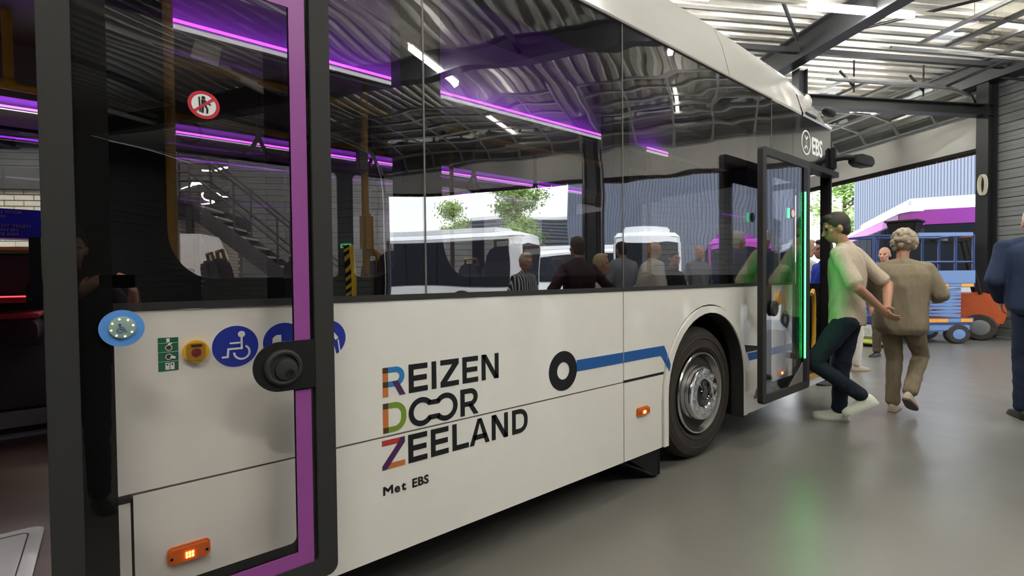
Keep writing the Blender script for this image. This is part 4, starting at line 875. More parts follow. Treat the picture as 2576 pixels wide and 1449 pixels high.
for z in (.62, 2.2): MB().box(4.9, 4.95, YD + .02, .02, z, z + .05).build('swing_arm', 'black_plastic', D2)
# front entrance
MB().box(5.05, 5.12, .0, .35, .36, 2.44).build('entrance_post', 'black_plastic', BUS); MB().box(5.1, 6.04, .0, .9, .33, .36).build('entrance_step', 'floor_wood', BUS); MB().box(5.1, 6.04, -.012, .03, .33, .372).build('step_edge', 'yellow_pole', BUS)
mm = MB(); mm.tube([(5.70, .06, 1.19), (5.80, .08, 1.23), (5.88, .10, 1.18), (5.92, .11, 1.08), (5.92, .11, .75), (5.90, .11, .60)], .02, 10); mm.tube([(5.92, .11, .90), (6.04, .14, .90)], .018, 8); mm.build('grab_rail', 'yellow_pole', BUS, smooth=50)
# ================================================================== BUS INTERIOR
M('cove_white', (.55, .54, .55), .5)
mm = MB(); mm.box(-3.55, 2.84, .07, BW - .06, .40, .44); mm.box(2.84, 4.16, .96, BW - .96, .40, .44); mm.box(4.16, 5.1, .07, BW - .06, .40, .44); mm.box(-4.88, -3.55, .96, BW - .96, .40, .44); mm.box(-5.7, -4.88, .07, BW - .06, .40, .44); mm.build('bus_floor', 'floor_wood', BUS)
for x0, x1 in ((2.86, 4.15), (-4.86, -3.56)):
    for y0, y1 in ((.1, .96), (BW - .96, BW - .1)): mm = MB(); mm.box(x0, x1, y0, y1, 1.2, 1.24); mm.box(x0, x1, y1 - .015 if y0 < 1 else y0, y1 if y0 < 1 else y0 + .015, .44, 1.2); mm.build('wheel_box', 'interior_dark', BUS)
MB().box(-5.7, 6.0, .30, BW - .05, 2.72, 2.76).build('bus_ceiling', 'bus_ceiling', BUS)
mm = MB(); mm.loft([[(x, BW - .06, 2.38), (x, BW - .12, 2.42), (x, 2.02, 2.44), (x, 1.95, 2.72)] for x in (-5.7, 5.95)], cap=False, closed=False); mm.build('cove_panel', 'bus_ceiling', BUS)
mm = MB(); mm.loft([[(x, .385, 2.392), (x, .385, 2.398), (x, .470, 2.398), (x, .480, 2.72), (x, .50, 2.72), (x, .50, 2.392)] for x in (-5.7, 4.6)], cap=False, closed=False); mm.build('cove_panel', 'cove_white', BUS)
MB().box(-5.7, 5.1, BW - .10, BW - .055, .44, 1.40).build('far_lining', 'lining', BUS)
for y, xs in ((.45, [(-1.35, -.03), (.0, 2.76), (3.3, 3.58)]), (2.10, [(-5.4, -1.5), (-1.4, 2.1), (2.2, 4.4)])):
    for a, b in xs:
        s = 1 if y < 1 else -1
        MB().box(a, b, y - .006, y + .006, 2.402, 2.412).build('violet_light_strip', 'led_purple', BUS) if s < 0 else MB().box(a, b, .392, .400, 2.399, 2.414).build('violet_light_strip', 'led_purple', BUS); MB().box(a, b, y - .058 if s > 0 else y - .012, y - .044 if s > 0 else y, 2.380 if s > 0 else 2.387, 2.391).build('white_light_strip', 'led_white', BUS)
def pole(pts, r=.019, parent=BUS): mm = MB(); mm.tube(pts, r, 10); return mm.build('handrail', 'yellow_pole', parent, smooth=50)
pole([(1.112, .70, .44), (1.112, .70, 2.0), (1.115, .70, 2.40), (1.20, .70, 2.72)]); pole([(-.1, .70, 2.37), (2.2, .70, 2.31), (4.5, .70, 2.31)]); pole([(.195, .35, .9), (.195, .35, 2.45)], .022)
pole([(-1.3, 1.5, 2.37), (1.6, 1.5, 2.33)]); pole([(-.345, 1.5, 2.37), (-.345, 1.5, 2.72)]); pole([(2.35, 1.75, .44), (2.35, 1.75, 2.5)]); pole([(3.9, .8, .44), (3.9, .8, 2.5)]); pole([(-1.3, 2.36, 1.60), (.2, 2.36, 1.60)], .017); pole([(-.95, .6, .44), (-.95, .6, 2.6)])
for x, z in ((1.112, 2.33), (-.345, 2.37)): mm = MB(); mm.ell((x, .70 if x > 0 else 1.5, z), (.032, .03, .032), n=12, m=8); mm.build('rail_clamp', 'yellow_pole', BUS, smooth=60)
vb = E('ticket_reader', parent=BUS); MB().box(1.08, 1.145, .655, .72, 1.55, 1.76).build('reader_body', 'yellow_pole', vb, bev=.015); MB().box(1.055, 1.115, .65, .69, 1.98, 2.10).build('stop_button', 'interior_grey', vb, bev=.01)
mm = MB(); mm.tube([(1.11, .70, 1.52), (1.15, .70, 1.56), (1.185, .70, 1.53), (1.19, .70, 1.46)], .018, 8); mm.build('reader_loop', 'yellow_pole', vb, smooth=50)
def strap(x, y, z):
    e = E('hand_strap', parent=BUS); e.location = (x, y, z)
    MB().box(-.012, .012, -.006, .006, 0, .2).build('belt', 'interior_dark', e)
    P = [(0, 0, 0), (-.045, 0, -.095), (-.038, 0, -.108), (.038, 0, -.108), (.045, 0, -.095)]; mm = MB()
    pts = [Vector(p) for p in P] + [Vector(P[0])]; mm.tube(pts, .010, 8); mm.build('loop', 'seat_grey', e, smooth=50)
for x, y, z in ((.58, .70, 2.09), (1.172, .72, 2.09), (1.86, .72, 2.08), (2.4, .72, 2.08), (3.1, .72, 2.08), (-.6, 1.5, 2.1)): strap(x, y, z)
def seat(x, y, zf, face, mats=('seat_fabric', 'seat_grey')):
    """single passenger seat, face = +1 looks towards the front of the bus"""
    e = E('passenger_seat', parent=BUS); e.location = (x, y, zf)
    MB().box(-.2, .24, -.21, .21, .36, .46).build('cushion', mats[0], e, bev=.03) if face > 0 else MB().box(-.24, .2, -.21, .21, .36, .46).build('cushion', mats[0], e, bev=.03)
    mm = MB()
    for zz, w, xo in ((.42, .2, -.2), (.7, .215, -.24), (.95, .205, -.28), (1.06, .17, -.295), (1.12, .10, -.30)):
        pass
    prof = [(.42, .2, -.20), (.7, .215, -.23), (.95, .205, -.26), (1.05, .175, -.275), (1.10, .11, -.28)]
    mm.loft([[(face * (xo - .045), -w, zz), (face * (xo - .045), w, zz), (face * (xo + .035), w, zz), (face * (xo + .035), -w, zz)] for zz, w, xo in prof]); mm.build('backrest', mats[0], e, bev=.02)
    MB().box(face * -.3 - .012, face * -.3 + .012, -.19, .19, .5, 1.0).build('back_shell', mats[1], e, bev=.005)
    mm = MB(); mm.tube([(face * -.26, -.12, 1.06), (face * -.28, -.10, 1.15), (face * -.28, .10, 1.15), (face * -.26, .12, 1.06)], .012, 8); mm.build('seat_grip', 'yellow_pole', e, smooth=50)
    MB().box(-.06, .06, -.15, .15, 0, .37).build('pedestal', 'interior_dark', e)
for x, y in ((1.42, .38), (1.42, 2.15), (1.9, 1.75), (2.3, 2.15), (2.35, .38), (3.1, 2.15), (2.3, 1.75), (3.1, 1.75), (3.9, 2.15), (3.9, 1.75), (.85, 2.15), (.85, 1.75), (1.35, 1.75), (-2.2, 2.1), (-2.2, 1.7), (-3.0, 2.1)): seat(x, y, .44, 1)
seat(2.45, .8, .52, 1)
# driver's cab
dr = E('driver_seat', parent=BUS); dr.location = (4.6, 1.95, .62)
MB().box(-.25, .25, -.25, .25, .35, .48).build('cushion', 'seat_fabric', dr, bev=.04); MB().box(-.34, -.22, -.25, .25, .45, 1.15).build('backrest', 'seat_fabric', dr, bev=.05); MB().box(-.35, -.25, -.14, .14, 1.15, 1.36).build('headrest', 'seat_fabric', dr, bev=.04); MB().box(-.12, .12, -.12, .12, -.2, .36).build('pedestal', 'interior_dark', dr)
MB().box(4.1, 4.14, 1.25, BW - .08, .44, 2.1).build('cab_partition', 'interior_dark', BUS)
mm = MB(); mm.tube([(5.35 + .10 * math.cos(a), 1.95 + .24 * math.sin(a), 1.28 + .16 * math.cos(a)) for a in [i * 2 * math.pi / 24 for i in range(25)]], .016, 8, cap=False); mm.build('steering_wheel', 'black_plastic', BUS); MB().box(5.5, 6.0, 1.2, BW - .1, .5, 1.22).build('dashboard', 'black_plastic', BUS, bev=.05)
MB().box(3.9, 4.75, .03, 1.1, 2.70, 2.72).build('ceiling_hatch', 'interior_grey', BUS)
# wheelchair place: notice, folding seat, belt, floor trim
nb2 = E('wheelchair_notice', parent=BUS)
MB().box(-.72, -.28, 2.405, 2.425, 1.675, 1.855).build('board', 'blue_sign', nb2); M('notice_text', (.30, .36, .55), .5); M('board_edge', (.75, .78, .8), .4)
MB().box(-.72, -.28, 2.40, 2.425, 1.664, 1.674).build('edge_strip', 'board_edge', nb2)
for i, (tx, dx) in enumerate((('GERESERVEERD VOOR', .15), ('EEN ROLSTOEL', .20), ('ROLSTOEL', .27), ('ACHTERGERICHT TEGEN', .15), ('LEUN PLAATSEN EN', .17), ('ZETTEN OP DE REM', .18))):
    text('notice_text', tx, (-.72 + dx * .35, 2.402, 1.826 - .0255 * i - (.008 if i > 1 else 0)), .026, 'notice_text', nb2, sx=1.05)
fs = E('folding_seat', parent=BUS)
mm = MB(); mm.poly([rrect(-.85, -.305, 1.045, 1.20, .06)], XZ, 1.93, 2.38); mm.build('cushion', 'seat_dark', fs, bev=.025); mm = MB(); mm.poly([rrect(-.86, -.295, 1.20, 1.225, .01)], XZ, 1.92, 2.38); mm.build('red_edge', 'seat_red', fs, bev=.008); mm = MB(); mm.poly([rrect(-.86, -.28, 1.285, 1.315, .01)], XZ, 1.98, 2.38); mm.build('red_edge', 'seat_red', fs, bev=.008)
MB().box(-.86, -.28, 2.30, 2.40, 1.31, 1.58).build('backrest', 'interior_dark', fs, bev=.02)
M('lamp_red', (.5, .01, .02), .4, emit=(1, .05, .06), es=1.2); MB().box(-.86, -.28, 2.0, 2.03, 1.317, 1.324).build('red_light', 'lamp_red', fs)
bl_ = E('safety_belt', parent=BUS); MB().box(-.30, -.255, 1.58, 1.62, 1.33, 1.63).build('webbing', 'black_plastic', bl_); MB().box(-.315, -.24, 1.56, 1.63, 1.26, 1.42).build('buckle', 'black_plastic', bl_, bev=.015)
MB().box(-1.3, -.05, 2.36, 2.42, .44, .46).build('floor_trim', 'floor_trim', BUS); MB().box(-1.3, -.05, 2.395, 2.43, .50, .60).build('floor_trim', 'floor_trim', BUS); MB().box(-1.3, -.1, 2.40, 2.42, .62, 1.0).build('side_locker', 'lining', BUS)
rp = E('folding_ramp', parent=BUS)
mm = MB(); mm.poly([rrect(-1.2, -.205, .10, .74, .05), rrect(-1.17, -.245, .13, .70, .03)], lambda x, z, y: (x, z, y), .441, .449); mm.build('outer_frame', 'alu', rp)
mm = MB(); mm.poly([rrect(-1.165, -.25, .135, .695, .02), rrect(-1.1, -.315, .19, .635, .02)], lambda x, z, y: (x, z, y), .441, .447); mm.build('inner_frame', 'alu', rp)
MB().box(-1.1, -.315, .19, .635, .441, .4435).build('ramp_plate', 'floor_wood', rp)
# information screen under the ceiling
isc = E('information_screen', parent=BUS); M('screen_face', (.26, .25, .20), .3, emit=(.5, .48, .36), es=.10); M('screen_side', (.09, .075, .05), .5)
mm = MB(); mm.add([(.34, 1.0, 2.50), (.46, .96, 2.47), (.50, .96, 2.72), (.39, 1.0, 2.72)], [(0, 1, 2, 3)]); mm.add([(.30, 1.12, 2.55), (.34, 1.0, 2.50), (.39, 1.0, 2.72), (.29, 1.12, 2.72)], [(0, 1, 2, 3)]); mm.build('housing', 'screen_side', isc)
mm = MB(); mm.add([(.345, .993, 2.505), (.458, .953, 2.475), (.497, .953, 2.715), (.392, .993, 2.715)], [(0, 1, 2, 3)]); mm.build('screen', 'screen_face', isc)
text('maker_name', 'VENTURA', (.40, .985, 2.67), .024, 'ink', isc, rz=math.radians(-19))

# ================================================================== PEOPLE
def fuse(mb, vox, it=4, name='fused', folds=None):
    me = bpy.data.meshes.new(name); me.from_pydata(mb.v, [], mb.f)
    bm = bmesh.new(); bm.from_mesh(me); bmesh.ops.recalc_face_normals(bm, faces=bm.faces[:]); bm.to_mesh(me); bm.free()
    o = bpy.data.objects.new('tmp', me); COL.objects.link(o)
    r = o.modifiers.new('r', 'REMESH'); r.mode = 'VOXEL'; r.voxel_size = vox; r.use_smooth_shade = True
    if it: s = o.modifiers.new('s', 'SMOOTH'); s.factor = .5; s.iterations = it
    dg = bpy.context.evaluated_depsgraph_get(); out = bpy.data.meshes.new_from_object(o.evaluated_get(dg)); out.name = name
    bpy.data.objects.remove(o); bpy.data.meshes.remove(me)
    if folds:
        amp, fx, fz = folds; nn = [v.normal.copy() for v in out.vertices]
        for v, n_ in zip(out.vertices, nn):
            c_ = v.co; q = mnoise.noise(Vector((c_.x * fx + c_.z * 1.5, c_.y * fx - c_.z, c_.z * fz + c_.x * 2))); q2 = mnoise.noise(Vector((c_.x * fx * 2.1 + 7, c_.y * fx * 2.1, c_.z * fz * 2 + 3)))
            v.co = c_ + n_ * amp * ((1 - abs(q) * 2.4) + .45 * q2)
    for p in out.polygons: p.use_smooth = True
    return out
def V(*a): return Vector(a)
DEF = dict(hip=V(0, 0, .95), sh=V(0, -.01, 1.47), neck=V(0, .0, 1.56), head=V(0, .03, 1.68), look=V(0, 1, 0), right=V(1, 0, 0), hipright=V(1, 0, 0),
           elbL=V(-.27, -.03, 1.18), wrL=V(-.25, .08, .95), elbR=V(.27, -.03, 1.18), wrR=V(.25, .08, .95), hdL=V(0, .15, -1), hdR=V(0, .15, -1), pnL=V(1, 0, 0), pnR=V(-1, 0, 0), curlL=.5, curlR=.5,
           knL=V(-.10, .03, .52), anL=V(-.11, -.02, .09), knR=V(.10, .03, .52), anR=V(.11, -.02, .09), toeL=V(-.15, 1, -.0), toeR=V(.15, 1, -.0))
def hand(mb, w, d, n, side, curl, s, grow=0.0):
    """palm, four fingers and a thumb; d = direction of the hand, n = way the palm faces"""
    d = d.normalized(); n = (n - d * n.dot(d)).normalized(); x = d.cross(n) * side      # x points to the thumb side
    R = Matrix((x, n, d)).transposed()
    mb.ell(w + d * .045 * s, (.041 * s, .016 * s, .052 * s), R, 14, 10)
    for i, (off, L) in enumerate(((.030, .068), (.010, .076), (-.010, .071), (-.029, .056))):
        b = w + d * .082 * s + x * off * s; a1 = curl * .75; a2 = curl * 1.7
        d1 = d * math.cos(a1) + n * math.sin(a1); d2 = d * math.cos(a2) + n * math.sin(a2)
        m = b + d1 * L * .52 * s; e = m + d2 * L * .5 * s
        mb.cap(b, .0085 * s, m, .0080 * s, 8); mb.cap(m, .0080 * s, e, .0068 * s, 8)
    t0 = w + d * .022 * s + x * .032 * s; t1 = t0 + (x * .75 + d * .7 + n * .35).normalized() * .036 * s; t2 = t1 + (x * .25 + d * .9 + n * .45).normalized() * .030 * s
    mb.cap(t0, .0115 * s, t1, .0098 * s, 8); mb.cap(t1, .0098 * s, t2, .0078 * s, 8)
def torso(mb, J, g, t0=-.12, t1=1.0, wide=1.0, belly=0.0):
    hp, sh = J['hip'], J['sh']; ax = (sh - hp); rings = []
    tab = [(-.14, .125, .105), (-.04, .165, .125), (.08, .168, .125), (.3, .155, .118), (.5, .160, .120), (.7, .178, .126), (.88, .188, .118), (.97, .165, .098), (1.04, .105, .075), (1.12, .07, .065)]
    for t, rx, ry in tab:
        if t < t0 - 1e-6 or t > t1 + .13: continue
        q = max(0, min(1, t)); rt = J['hipright'].lerp(J['right'], q).normalized(); fw = zv.cross(rt).normalized() if True else None
        c = hp + ax * t; bl = belly * max(0, 1 - abs(t - .3) / .45)
        c = c + fw * (bl * .5)
        rings.append([c + rt * ((rx * wide + g + bl * .4) * math.cos(a)) + fw * ((ry * wide + g + bl * .6) * math.sin(a)) for a in [2 * math.pi * k / 22 for k in range(22)]])
    mb.loft(rings)
def limb(mb, p, q, r0, r1, g, bulge=0.0):
    mid = p.lerp(q, .38); rm = r0 * .62 + r1 * .38 + bulge
    mb.cap(p, r0 + g, mid, rm + g); mb.cap(mid, rm + g, q, r1 + g)
def person(label, loc, face, Hh, pose, skin, shirt, trousers, shoes, hair, sleeve='short', vox=.011, collar=None, belly=0.0, wide=1.0, jacket=False, loose=.014, hairstyle='short', glasses=False, stripes=None, group=None, hem=-.06):
    """face: direction the person faces in the plan; pose: joint overrides for a 1.80 m figure"""
    s = Hh / 1.80; J = {k: (v.copy() if isinstance(v, Vector) else v) for k, v in DEF.items()}; J.update(pose)
    for k in ('hip', 'sh', 'neck', 'head', 'elbL', 'wrL', 'elbR', 'wrR', 'knL', 'anL', 'knR', 'anR'): J[k] = J[k] * s
    f2 = Vector((face[0], face[1], 0)).normalized(); rz = math.atan2(f2.y, f2.x) - math.pi / 2
    rt = J['right'].normalized(); shL = J['sh'] - rt * .168 * s * wide - V(0, 0, .025 * s); shR = J['sh'] + rt * .168 * s * wide - V(0, 0, .025 * s); hr = J['hipright'].normalized(); hL = J['hip'] - hr * .09 * s; hR = J['hip'] + hr * .09 * s
    # body: one skin
    b = MB(); torso(b, J, -.014 * s, t1=.84, wide=wide)
    b.cap(J['sh'] + V(0, 0, -.02 * s), .055 * s, J['neck'] + V(0, 0, .03) * s, .053 * s)
    for sh, el, wr, hd, pn, sd, cu in ((shL, J['elbL'], J['wrL'], J['hdL'], J['pnL'], -1, J['curlL']), (shR, J['elbR'], J['wrR'], J['hdR'], J['pnR'], 1, J['curlR'])):
        limb(b, sh, el, .054 * s, .039 * s, 0, .002); limb(b, el, wr, .041 * s, .027 * s, 0, .004); hand(b, wr, hd, pn, sd, cu, s)
    for h, k, a in ((hL, J['knL'], J['anL']), (hR, J['knR'], J['anR'])):
        limb(b, h, k, .085 * s, .055 * s, -.008); limb(b, k, a, .056 * s, .038 * s, -.006, .004)
    lk = J['look'].normalized(); hx = lk.cross(zv).normalized(); hu = hx.cross(lk); R = Matrix((hx, lk, hu)).transposed(); hc = J['head']
    P = lambda x, y, z: hc + (hx * x + lk * y + hu * z) * s
    b.ell(P(0, -.012, .025), (.076 * s, .096 * s, .098 * s), R, 20, 14); b.ell(P(0, .028, -.05), (.056 * s, .066 * s, .075 * s), R, 18, 12); b.ell(P(0, .052, -.098), (.026 * s, .026 * s, .022 * s), R, 12, 8)
    b.cap(P(0, .083, .008), .011 * s, P(0, .108, -.036), .014 * s, 10); b.cap(P(-.035, .074, .026), .014 * s, P(.035, .074, .026), .014 * s, 10)
    b.cap(P(-.017, .089, -.066), .007 * s, P(.017, .089, -.066), .007 * s, 8); b.cap(P(-.045, .055, -.02), .022 * s, P(-.03, .07, -.035), .018 * s, 8); b.cap(P(.045, .055, -.02), .022 * s, P(.03, .07, -.035), .018 * s, 8)
    for sx in (-1, 1): b.ell(P(sx * .077, -.012, -.015), (.012 * s, .020 * s, .033 * s), R, 10, 8)
    me = fuse(b, vox * .62, 3, 'person'); o = put('person', me, skin); o.location = loc; o.rotation_euler = (0, 0, rz); tag(o, label, 'person', group)
    for sx in (-1, 1):
        e = MB(); e.ell(P(sx * .031, .079, .003), (.0125 * s, .010 * s, .0085 * s), R, 12, 8); e.build('eye', 'eye_dark', o, smooth=60)
    # clothes
    c = MB(); torso(c, J, loose * s, t0=hem if not jacket else -.16, t1=.93, wide=wide, belly=belly)
    for sh, el, wr in ((shL, J['elbL'], J['wrL']), (shR, J['elbR'], J['wrR'])):
        c.cap(J['sh'] + V(0, 0, .035 * s), .062 * s, sh, (.050 + loose * .6) * s)
        if sleeve == 'short': c.cap(sh, (.052 + loose * .7) * s, sh.lerp(el, .80), (.050 + loose * .9) * s)
        else: limb(c, sh, el, .052 * s, .044 * s, loose * .7 * s); limb(c, el, wr.lerp(el, .06), .044 * s, .033 * s, loose * .7 * s)
    c.cap(J['sh'] + V(0, 0, .0), .085 * s, J['sh'].lerp(J['neck'], .45), .068 * s)
    so = put('shirt' if not jacket else 'jacket', fuse(c, vox, 5 if not jacket else 4, 'shirt', (.0075 * s, 7.5, 3.2) if not jacket else (.006 * s, 5, 2.2)), shirt, o)
    cl = MB(); nk = J['sh'].lerp(J['neck'], .52); cl.lathe([(-.015 * s, .074 * s), (.012 * s, .069 * s), (.028 * s, .064 * s), (.026 * s, .058 * s), (-.01 * s, .06 * s)], nk, (J['neck'] - J['sh']).normalized(), 24, close=True); cl.build('collar', collar or shirt, o, smooth=50)
    t = MB(); torso(t, J, .006 * s, t1=.12, wide=wide)
    for h, k, a in ((hL, J['knL'], J['anL']), (hR, J['knR'], J['anR'])):
        limb(t, h, k, .092 * s, .066 * s, .006 * s); limb(t, k, a.lerp(k, .05), .064 * s, .056 * s, .006 * s)
    put('trousers', fuse(t, vox, 5, 'trousers', (.005 * s, 5, 9)), trousers, o)
    for a, to in ((J['anL'], J['toeL']), (J['anR'], J['toeR'])):
        d = to.normalized(); x = d.cross(zv).normalized(); u = x.cross(d); f = MB(); base = a - u * .055 * s; rings = []
        for t_, w, h in ((-.075, .022, .03), (-.065, .033, .068), (-.02, .038, .088), (.04, .041, .072), (.10, .046, .055), (.15, .045, .045), (.185, .034, .036), (.20, .018, .026)):
            cc = base + d * t_ * s - u * .028 * s
            rings.append([cc + x * w * s * math.cos(q) + u * (h * s * max(0, math.sin(q)) + (.0 if math.sin(q) >= 0 else 0)) for q in [2 * math.pi * k / 18 for k in range(18)]])
        f.loft(rings); sh_o = f.build('shoe', shoes[0], o, smooth=60)
        sl = MB(); out = [(-.08, .02), (-.06, .034), (.04, .043), (.10, .048), (.16, .046), (.195, .03), (.206, .01)]
        pts = [(q, w) for q, w in out] + [(q, -w) for q, w in reversed(out)]
        sl.loft([[base + d * q * s + x * w * s - u * .028 * s for q, w in pts], [base + d * q * s + x * w * s - u * .045 * s for q, w in pts]]); sl.build('sole', shoes[1], sh_o)
    if hairstyle != 'bald':
        hb = MB()
        if hairstyle == 'curly':
            rnd = random.Random(len(label))
            for k in range(150):
                az = rnd.uniform(0, 2 * math.pi); el_ = rnd.uniform(-.75, 1.5); q = V(math.cos(az) * math.cos(el_) * .092, math.sin(az) * math.cos(el_) * .108 - .018, math.sin(el_) * .112 + .022)
                if q.y > .052 and q.z < .075: continue
                hb.ell(P(*q), (rnd.uniform(.015, .026) * s,) * 3, None, 8, 6)
            hb.ell(P(0, -.03, .03), (.085 * s, .095 * s, .1 * s), R, 18, 12)
        else:
            hb.ell(P(0, -.022, .036), (.083 * s, .100 * s, .100 * s), R, 22, 14); hb.ell(P(0, -.055, -.02), (.072 * s, .055 * s, .075 * s), R, 18, 12); hb.ell(P(0, .035, .095), (.058 * s, .05 * s, .034 * s), R, 14, 10)
        put('hair', fuse(hb, .006 if hairstyle == 'curly' else .008, 1 if hairstyle == 'curly' else 3, 'hair'), hair, o)
    if glasses:
        gm = MB()
        for sx in (-1, 1): gm.tube([P(sx * .032 + .021 * math.cos(a), .096, .004 + .016 * math.sin(a)) for a in [i * 2 * math.pi / 14 for i in range(15)]], .0022 * s, 6, cap=False); gm.tube([P(sx * .053, .094, .008), P(sx * .079, -.01, .004)], .002 * s, 6)
        gm.tube([P(-.011, .098, .008), P(.011, .098, .008)], .002 * s, 6); gm.build('glasses', 'black_plastic', o)
    return o
def cloth(name, col, sc=14, st=.7, col2=None): return M(name, col, .85, spec=.2, bump=(sc * .8, st, .03), noise=(22, col2 or tuple(c * .80 for c in col), .3), stretch=(1.2, 1.2, .5))
M('eye_dark', (.03, .02, .015), .2)
M('skin_fair', (.50, .27, .18), .5, noise=(25, (.44, .21, .14))); M('skin_tan', (.40, .20, .13), .5, noise=(25, (.34, .16, .10)))
cloth('polo_cream', (.52, .44, .34)); cloth('jeans_dark', (.012, .018, .03)); cloth('linen_khaki', (.25, .21, .14), 10, .8); cloth('trousers_khaki', (.23, .185, .125), 10, .6)
cloth('suit_navy', (.022, .035, .075), 5, .5); cloth('trousers_navy', (.018, .026, .055), 5, .5); cloth('maroon', (.03, .012, .016)); cloth('black_cloth', (.012, .012, .013)); cloth('white_shirt', (.55, .55, .52)); cloth('grey_shirt', (.17, .18, .21)); cloth('blue_jacket', (.02, .05, .42)); cloth('pink_shirt', (.62, .22, .42)); cloth('white_trousers', (.68, .64, .58)); cloth('brown_trousers', (.10, .08, .06)); cloth('cream_linen', (.42, .40, .36))
M('hair_brown', (.022, .014, .009), .6, bump=(300, .6, .004)); M('hair_grey', (.50, .43, .33), .7, bump=(250, .9, .006), noise=(60, (.28, .22, .16))); M('hair_blond', (.42, .30, .17), .6, bump=(250, .7, .004)); M('hair_dark', (.015, .012, .01), .6, bump=(300, .6, .004)); M('hair_white', (.5, .49, .46), .7, bump=(250, .7, .004))
M('shoe_white', (.60, .60, .52), .55, bump=(60, .3, .003)); M('sole_white', (.52, .51, .45), .6); M('shoe_tan', (.46, .37, .27), .6, bump=(60, .3, .003)); M('sole_brown', (.12, .08, .055), .7); M('shoe_black', (.012, .012, .012), .35); M('sole_black', (.01, .01, .01), .6)
def stripe_mat():
    m = cloth('striped_shirt', (.30, .30, .30)); t = m.node_tree; b = t.nodes['Principled BSDF']; tcn = t.nodes.new('ShaderNodeTexCoord'); w = t.nodes.new('ShaderNodeTexWave'); r = t.nodes.new('ShaderNodeValToRGB')
    w.wave_type = 'BANDS'; w.bands_direction = 'X'; w.inputs['Scale'].default_value = 9.0; r.color_ramp.interpolation = 'CONSTANT'; r.color_ramp.elements[0].color = (.015, .015, .02, 1); r.color_ramp.elements[1].position = .62; r.color_ramp.elements[1].color = (.40, .40, .40, 1)
    t.links.new(tcn.outputs['Object'], w.inputs['Vector']); t.links.new(w.outputs['Fac'], r.inputs[0]); t.links.new(r.outputs[0], b.inputs['Base Color'])
stripe_mat()
def at(px, depth):
    """point on the hall floor along the viewing direction of a photo column, at a given depth in metres"""
    d = FW + EX * ((px - 1288) / F_PX) + UPV * 0.02; p = CAM + d * depth; return Vector((p.x, p.y, 0))
L_, A_ = -rv, hv     # towards the left of the picture / away from the camera
# 1 man in the cream polo shirt, hands behind his back, stepping to the left
person('walking man in cream polo shirt and dark jeans, hands clasped behind his back', at(2131, 4.56), L_ * .85 + A_ * .52, 1.96,
       dict(hip=V(0, .0, .88), sh=V(.0, .0, 1.475), neck=V(0, .045, 1.56), head=V(0, .085, 1.685), look=V(-.25, 1, -.28), right=V(.90, -.42, 0), hipright=V(.97, -.2, 0), elbL=V(-.26, -.06, 1.17), wrL=V(-.10, -.24, .985), elbR=V(.20, -.30, 1.19), wrR=V(-.03, -.27, 1.0),
            hdL=V(.8, -.35, -.5), hdR=V(-.7, -.2, -.65), pnL=V(.1, -1, .2), pnR=V(0, -1, .1), curlL=.5, curlR=.7,
            knR=V(.09, .03, .50), anR=V(.10, .05, .10), toeR=V(.05, 1, .0), knL=V(-.11, .25, .53), anL=V(-.07, -.10, .27), toeL=V(-.05, .85, -.52)),
       'skin_tan', 'polo_cream', 'jeans_dark', ('shoe_white', 'sole_white'), 'hair_brown', vox=.009, loose=.016)
# 2 person in khaki with curly hair, walking to the right
person('person with curly grey hair in loose khaki shirt and trousers, walking away', at(2268, 4.85), -L_ * .80 + A_ * .60, 1.85,
       dict(hip=V(0, 0, .86), sh=V(0, .0, 1.42), neck=V(0, .03, 1.51), head=V(0, .06, 1.65), look=V(-.4, 1, -.1), right=V(.92, .38, 0), elbR=V(.27, .10, 1.16), wrR=V(.20, .30, 1.12), elbL=V(-.26, .05, 1.15), wrL=V(-.15, .27, 1.05), hdR=V(-.3, 1, 0), hdL=V(.3, 1, 0), pnL=V(0, 0, -1), pnR=V(0, 0, -1),
            knR=V(.09, .24, .56), anR=V(.09, -.08, .24), toeR=V(.0, .86, -.5), knL=V(-.09, .14, .52), anL=V(-.09, .10, .09), toeL=V(-.1, 1, 0)),
       'skin_fair', 'linen_khaki', 'trousers_khaki', ('shoe_tan', 'sole_brown'), 'hair_grey', sleeve='long', vox=.010, loose=.028, hairstyle='curly', wide=1.12, hem=-.16, belly=.03)
# 3 tall man in the navy suit at the right edge
person('tall man in navy blue suit with his back to the camera at the right edge', at(2622, 4.62), -L_ * .55 + A_ * .83, 2.05,
       dict(sh=V(0, .10, 1.46), neck=V(0, .15, 1.55), head=V(0, .2, 1.66), elbL=V(-.28, .02, 1.17), wrL=V(-.2, .22, 1.0), elbR=V(.28, .12, 1.20), wrR=V(.2, .36, 1.2), hdR=V(0, 1, .2)), 'skin_fair', 'suit_navy', 'trousers_navy', ('shoe_black', 'sole_black'), 'hair_white', sleeve='long', jacket=True, loose=.034, wide=1.22, vox=.011, belly=.06)
# 4, 5 two people in front of the bus
person('fair haired man in white shirt standing before the bus windscreen', at(2026, 7.1), -L_, 1.90, dict(look=V(0, 1, -.1)), 'skin_fair', 'white_shirt', 'brown_trousers', ('shoe_black', 'sole_black'), 'hair_blond', sleeve='long', vox=.013)
person('dark haired man in bright blue jacket talking before the bus windscreen', at(2075, 6.3), L_, 1.84, dict(look=V(0, 1, 0)), 'skin_tan', 'blue_jacket', 'jeans_dark', ('shoe_black', 'sole_black'), 'hair_dark', sleeve='long', vox=.013)
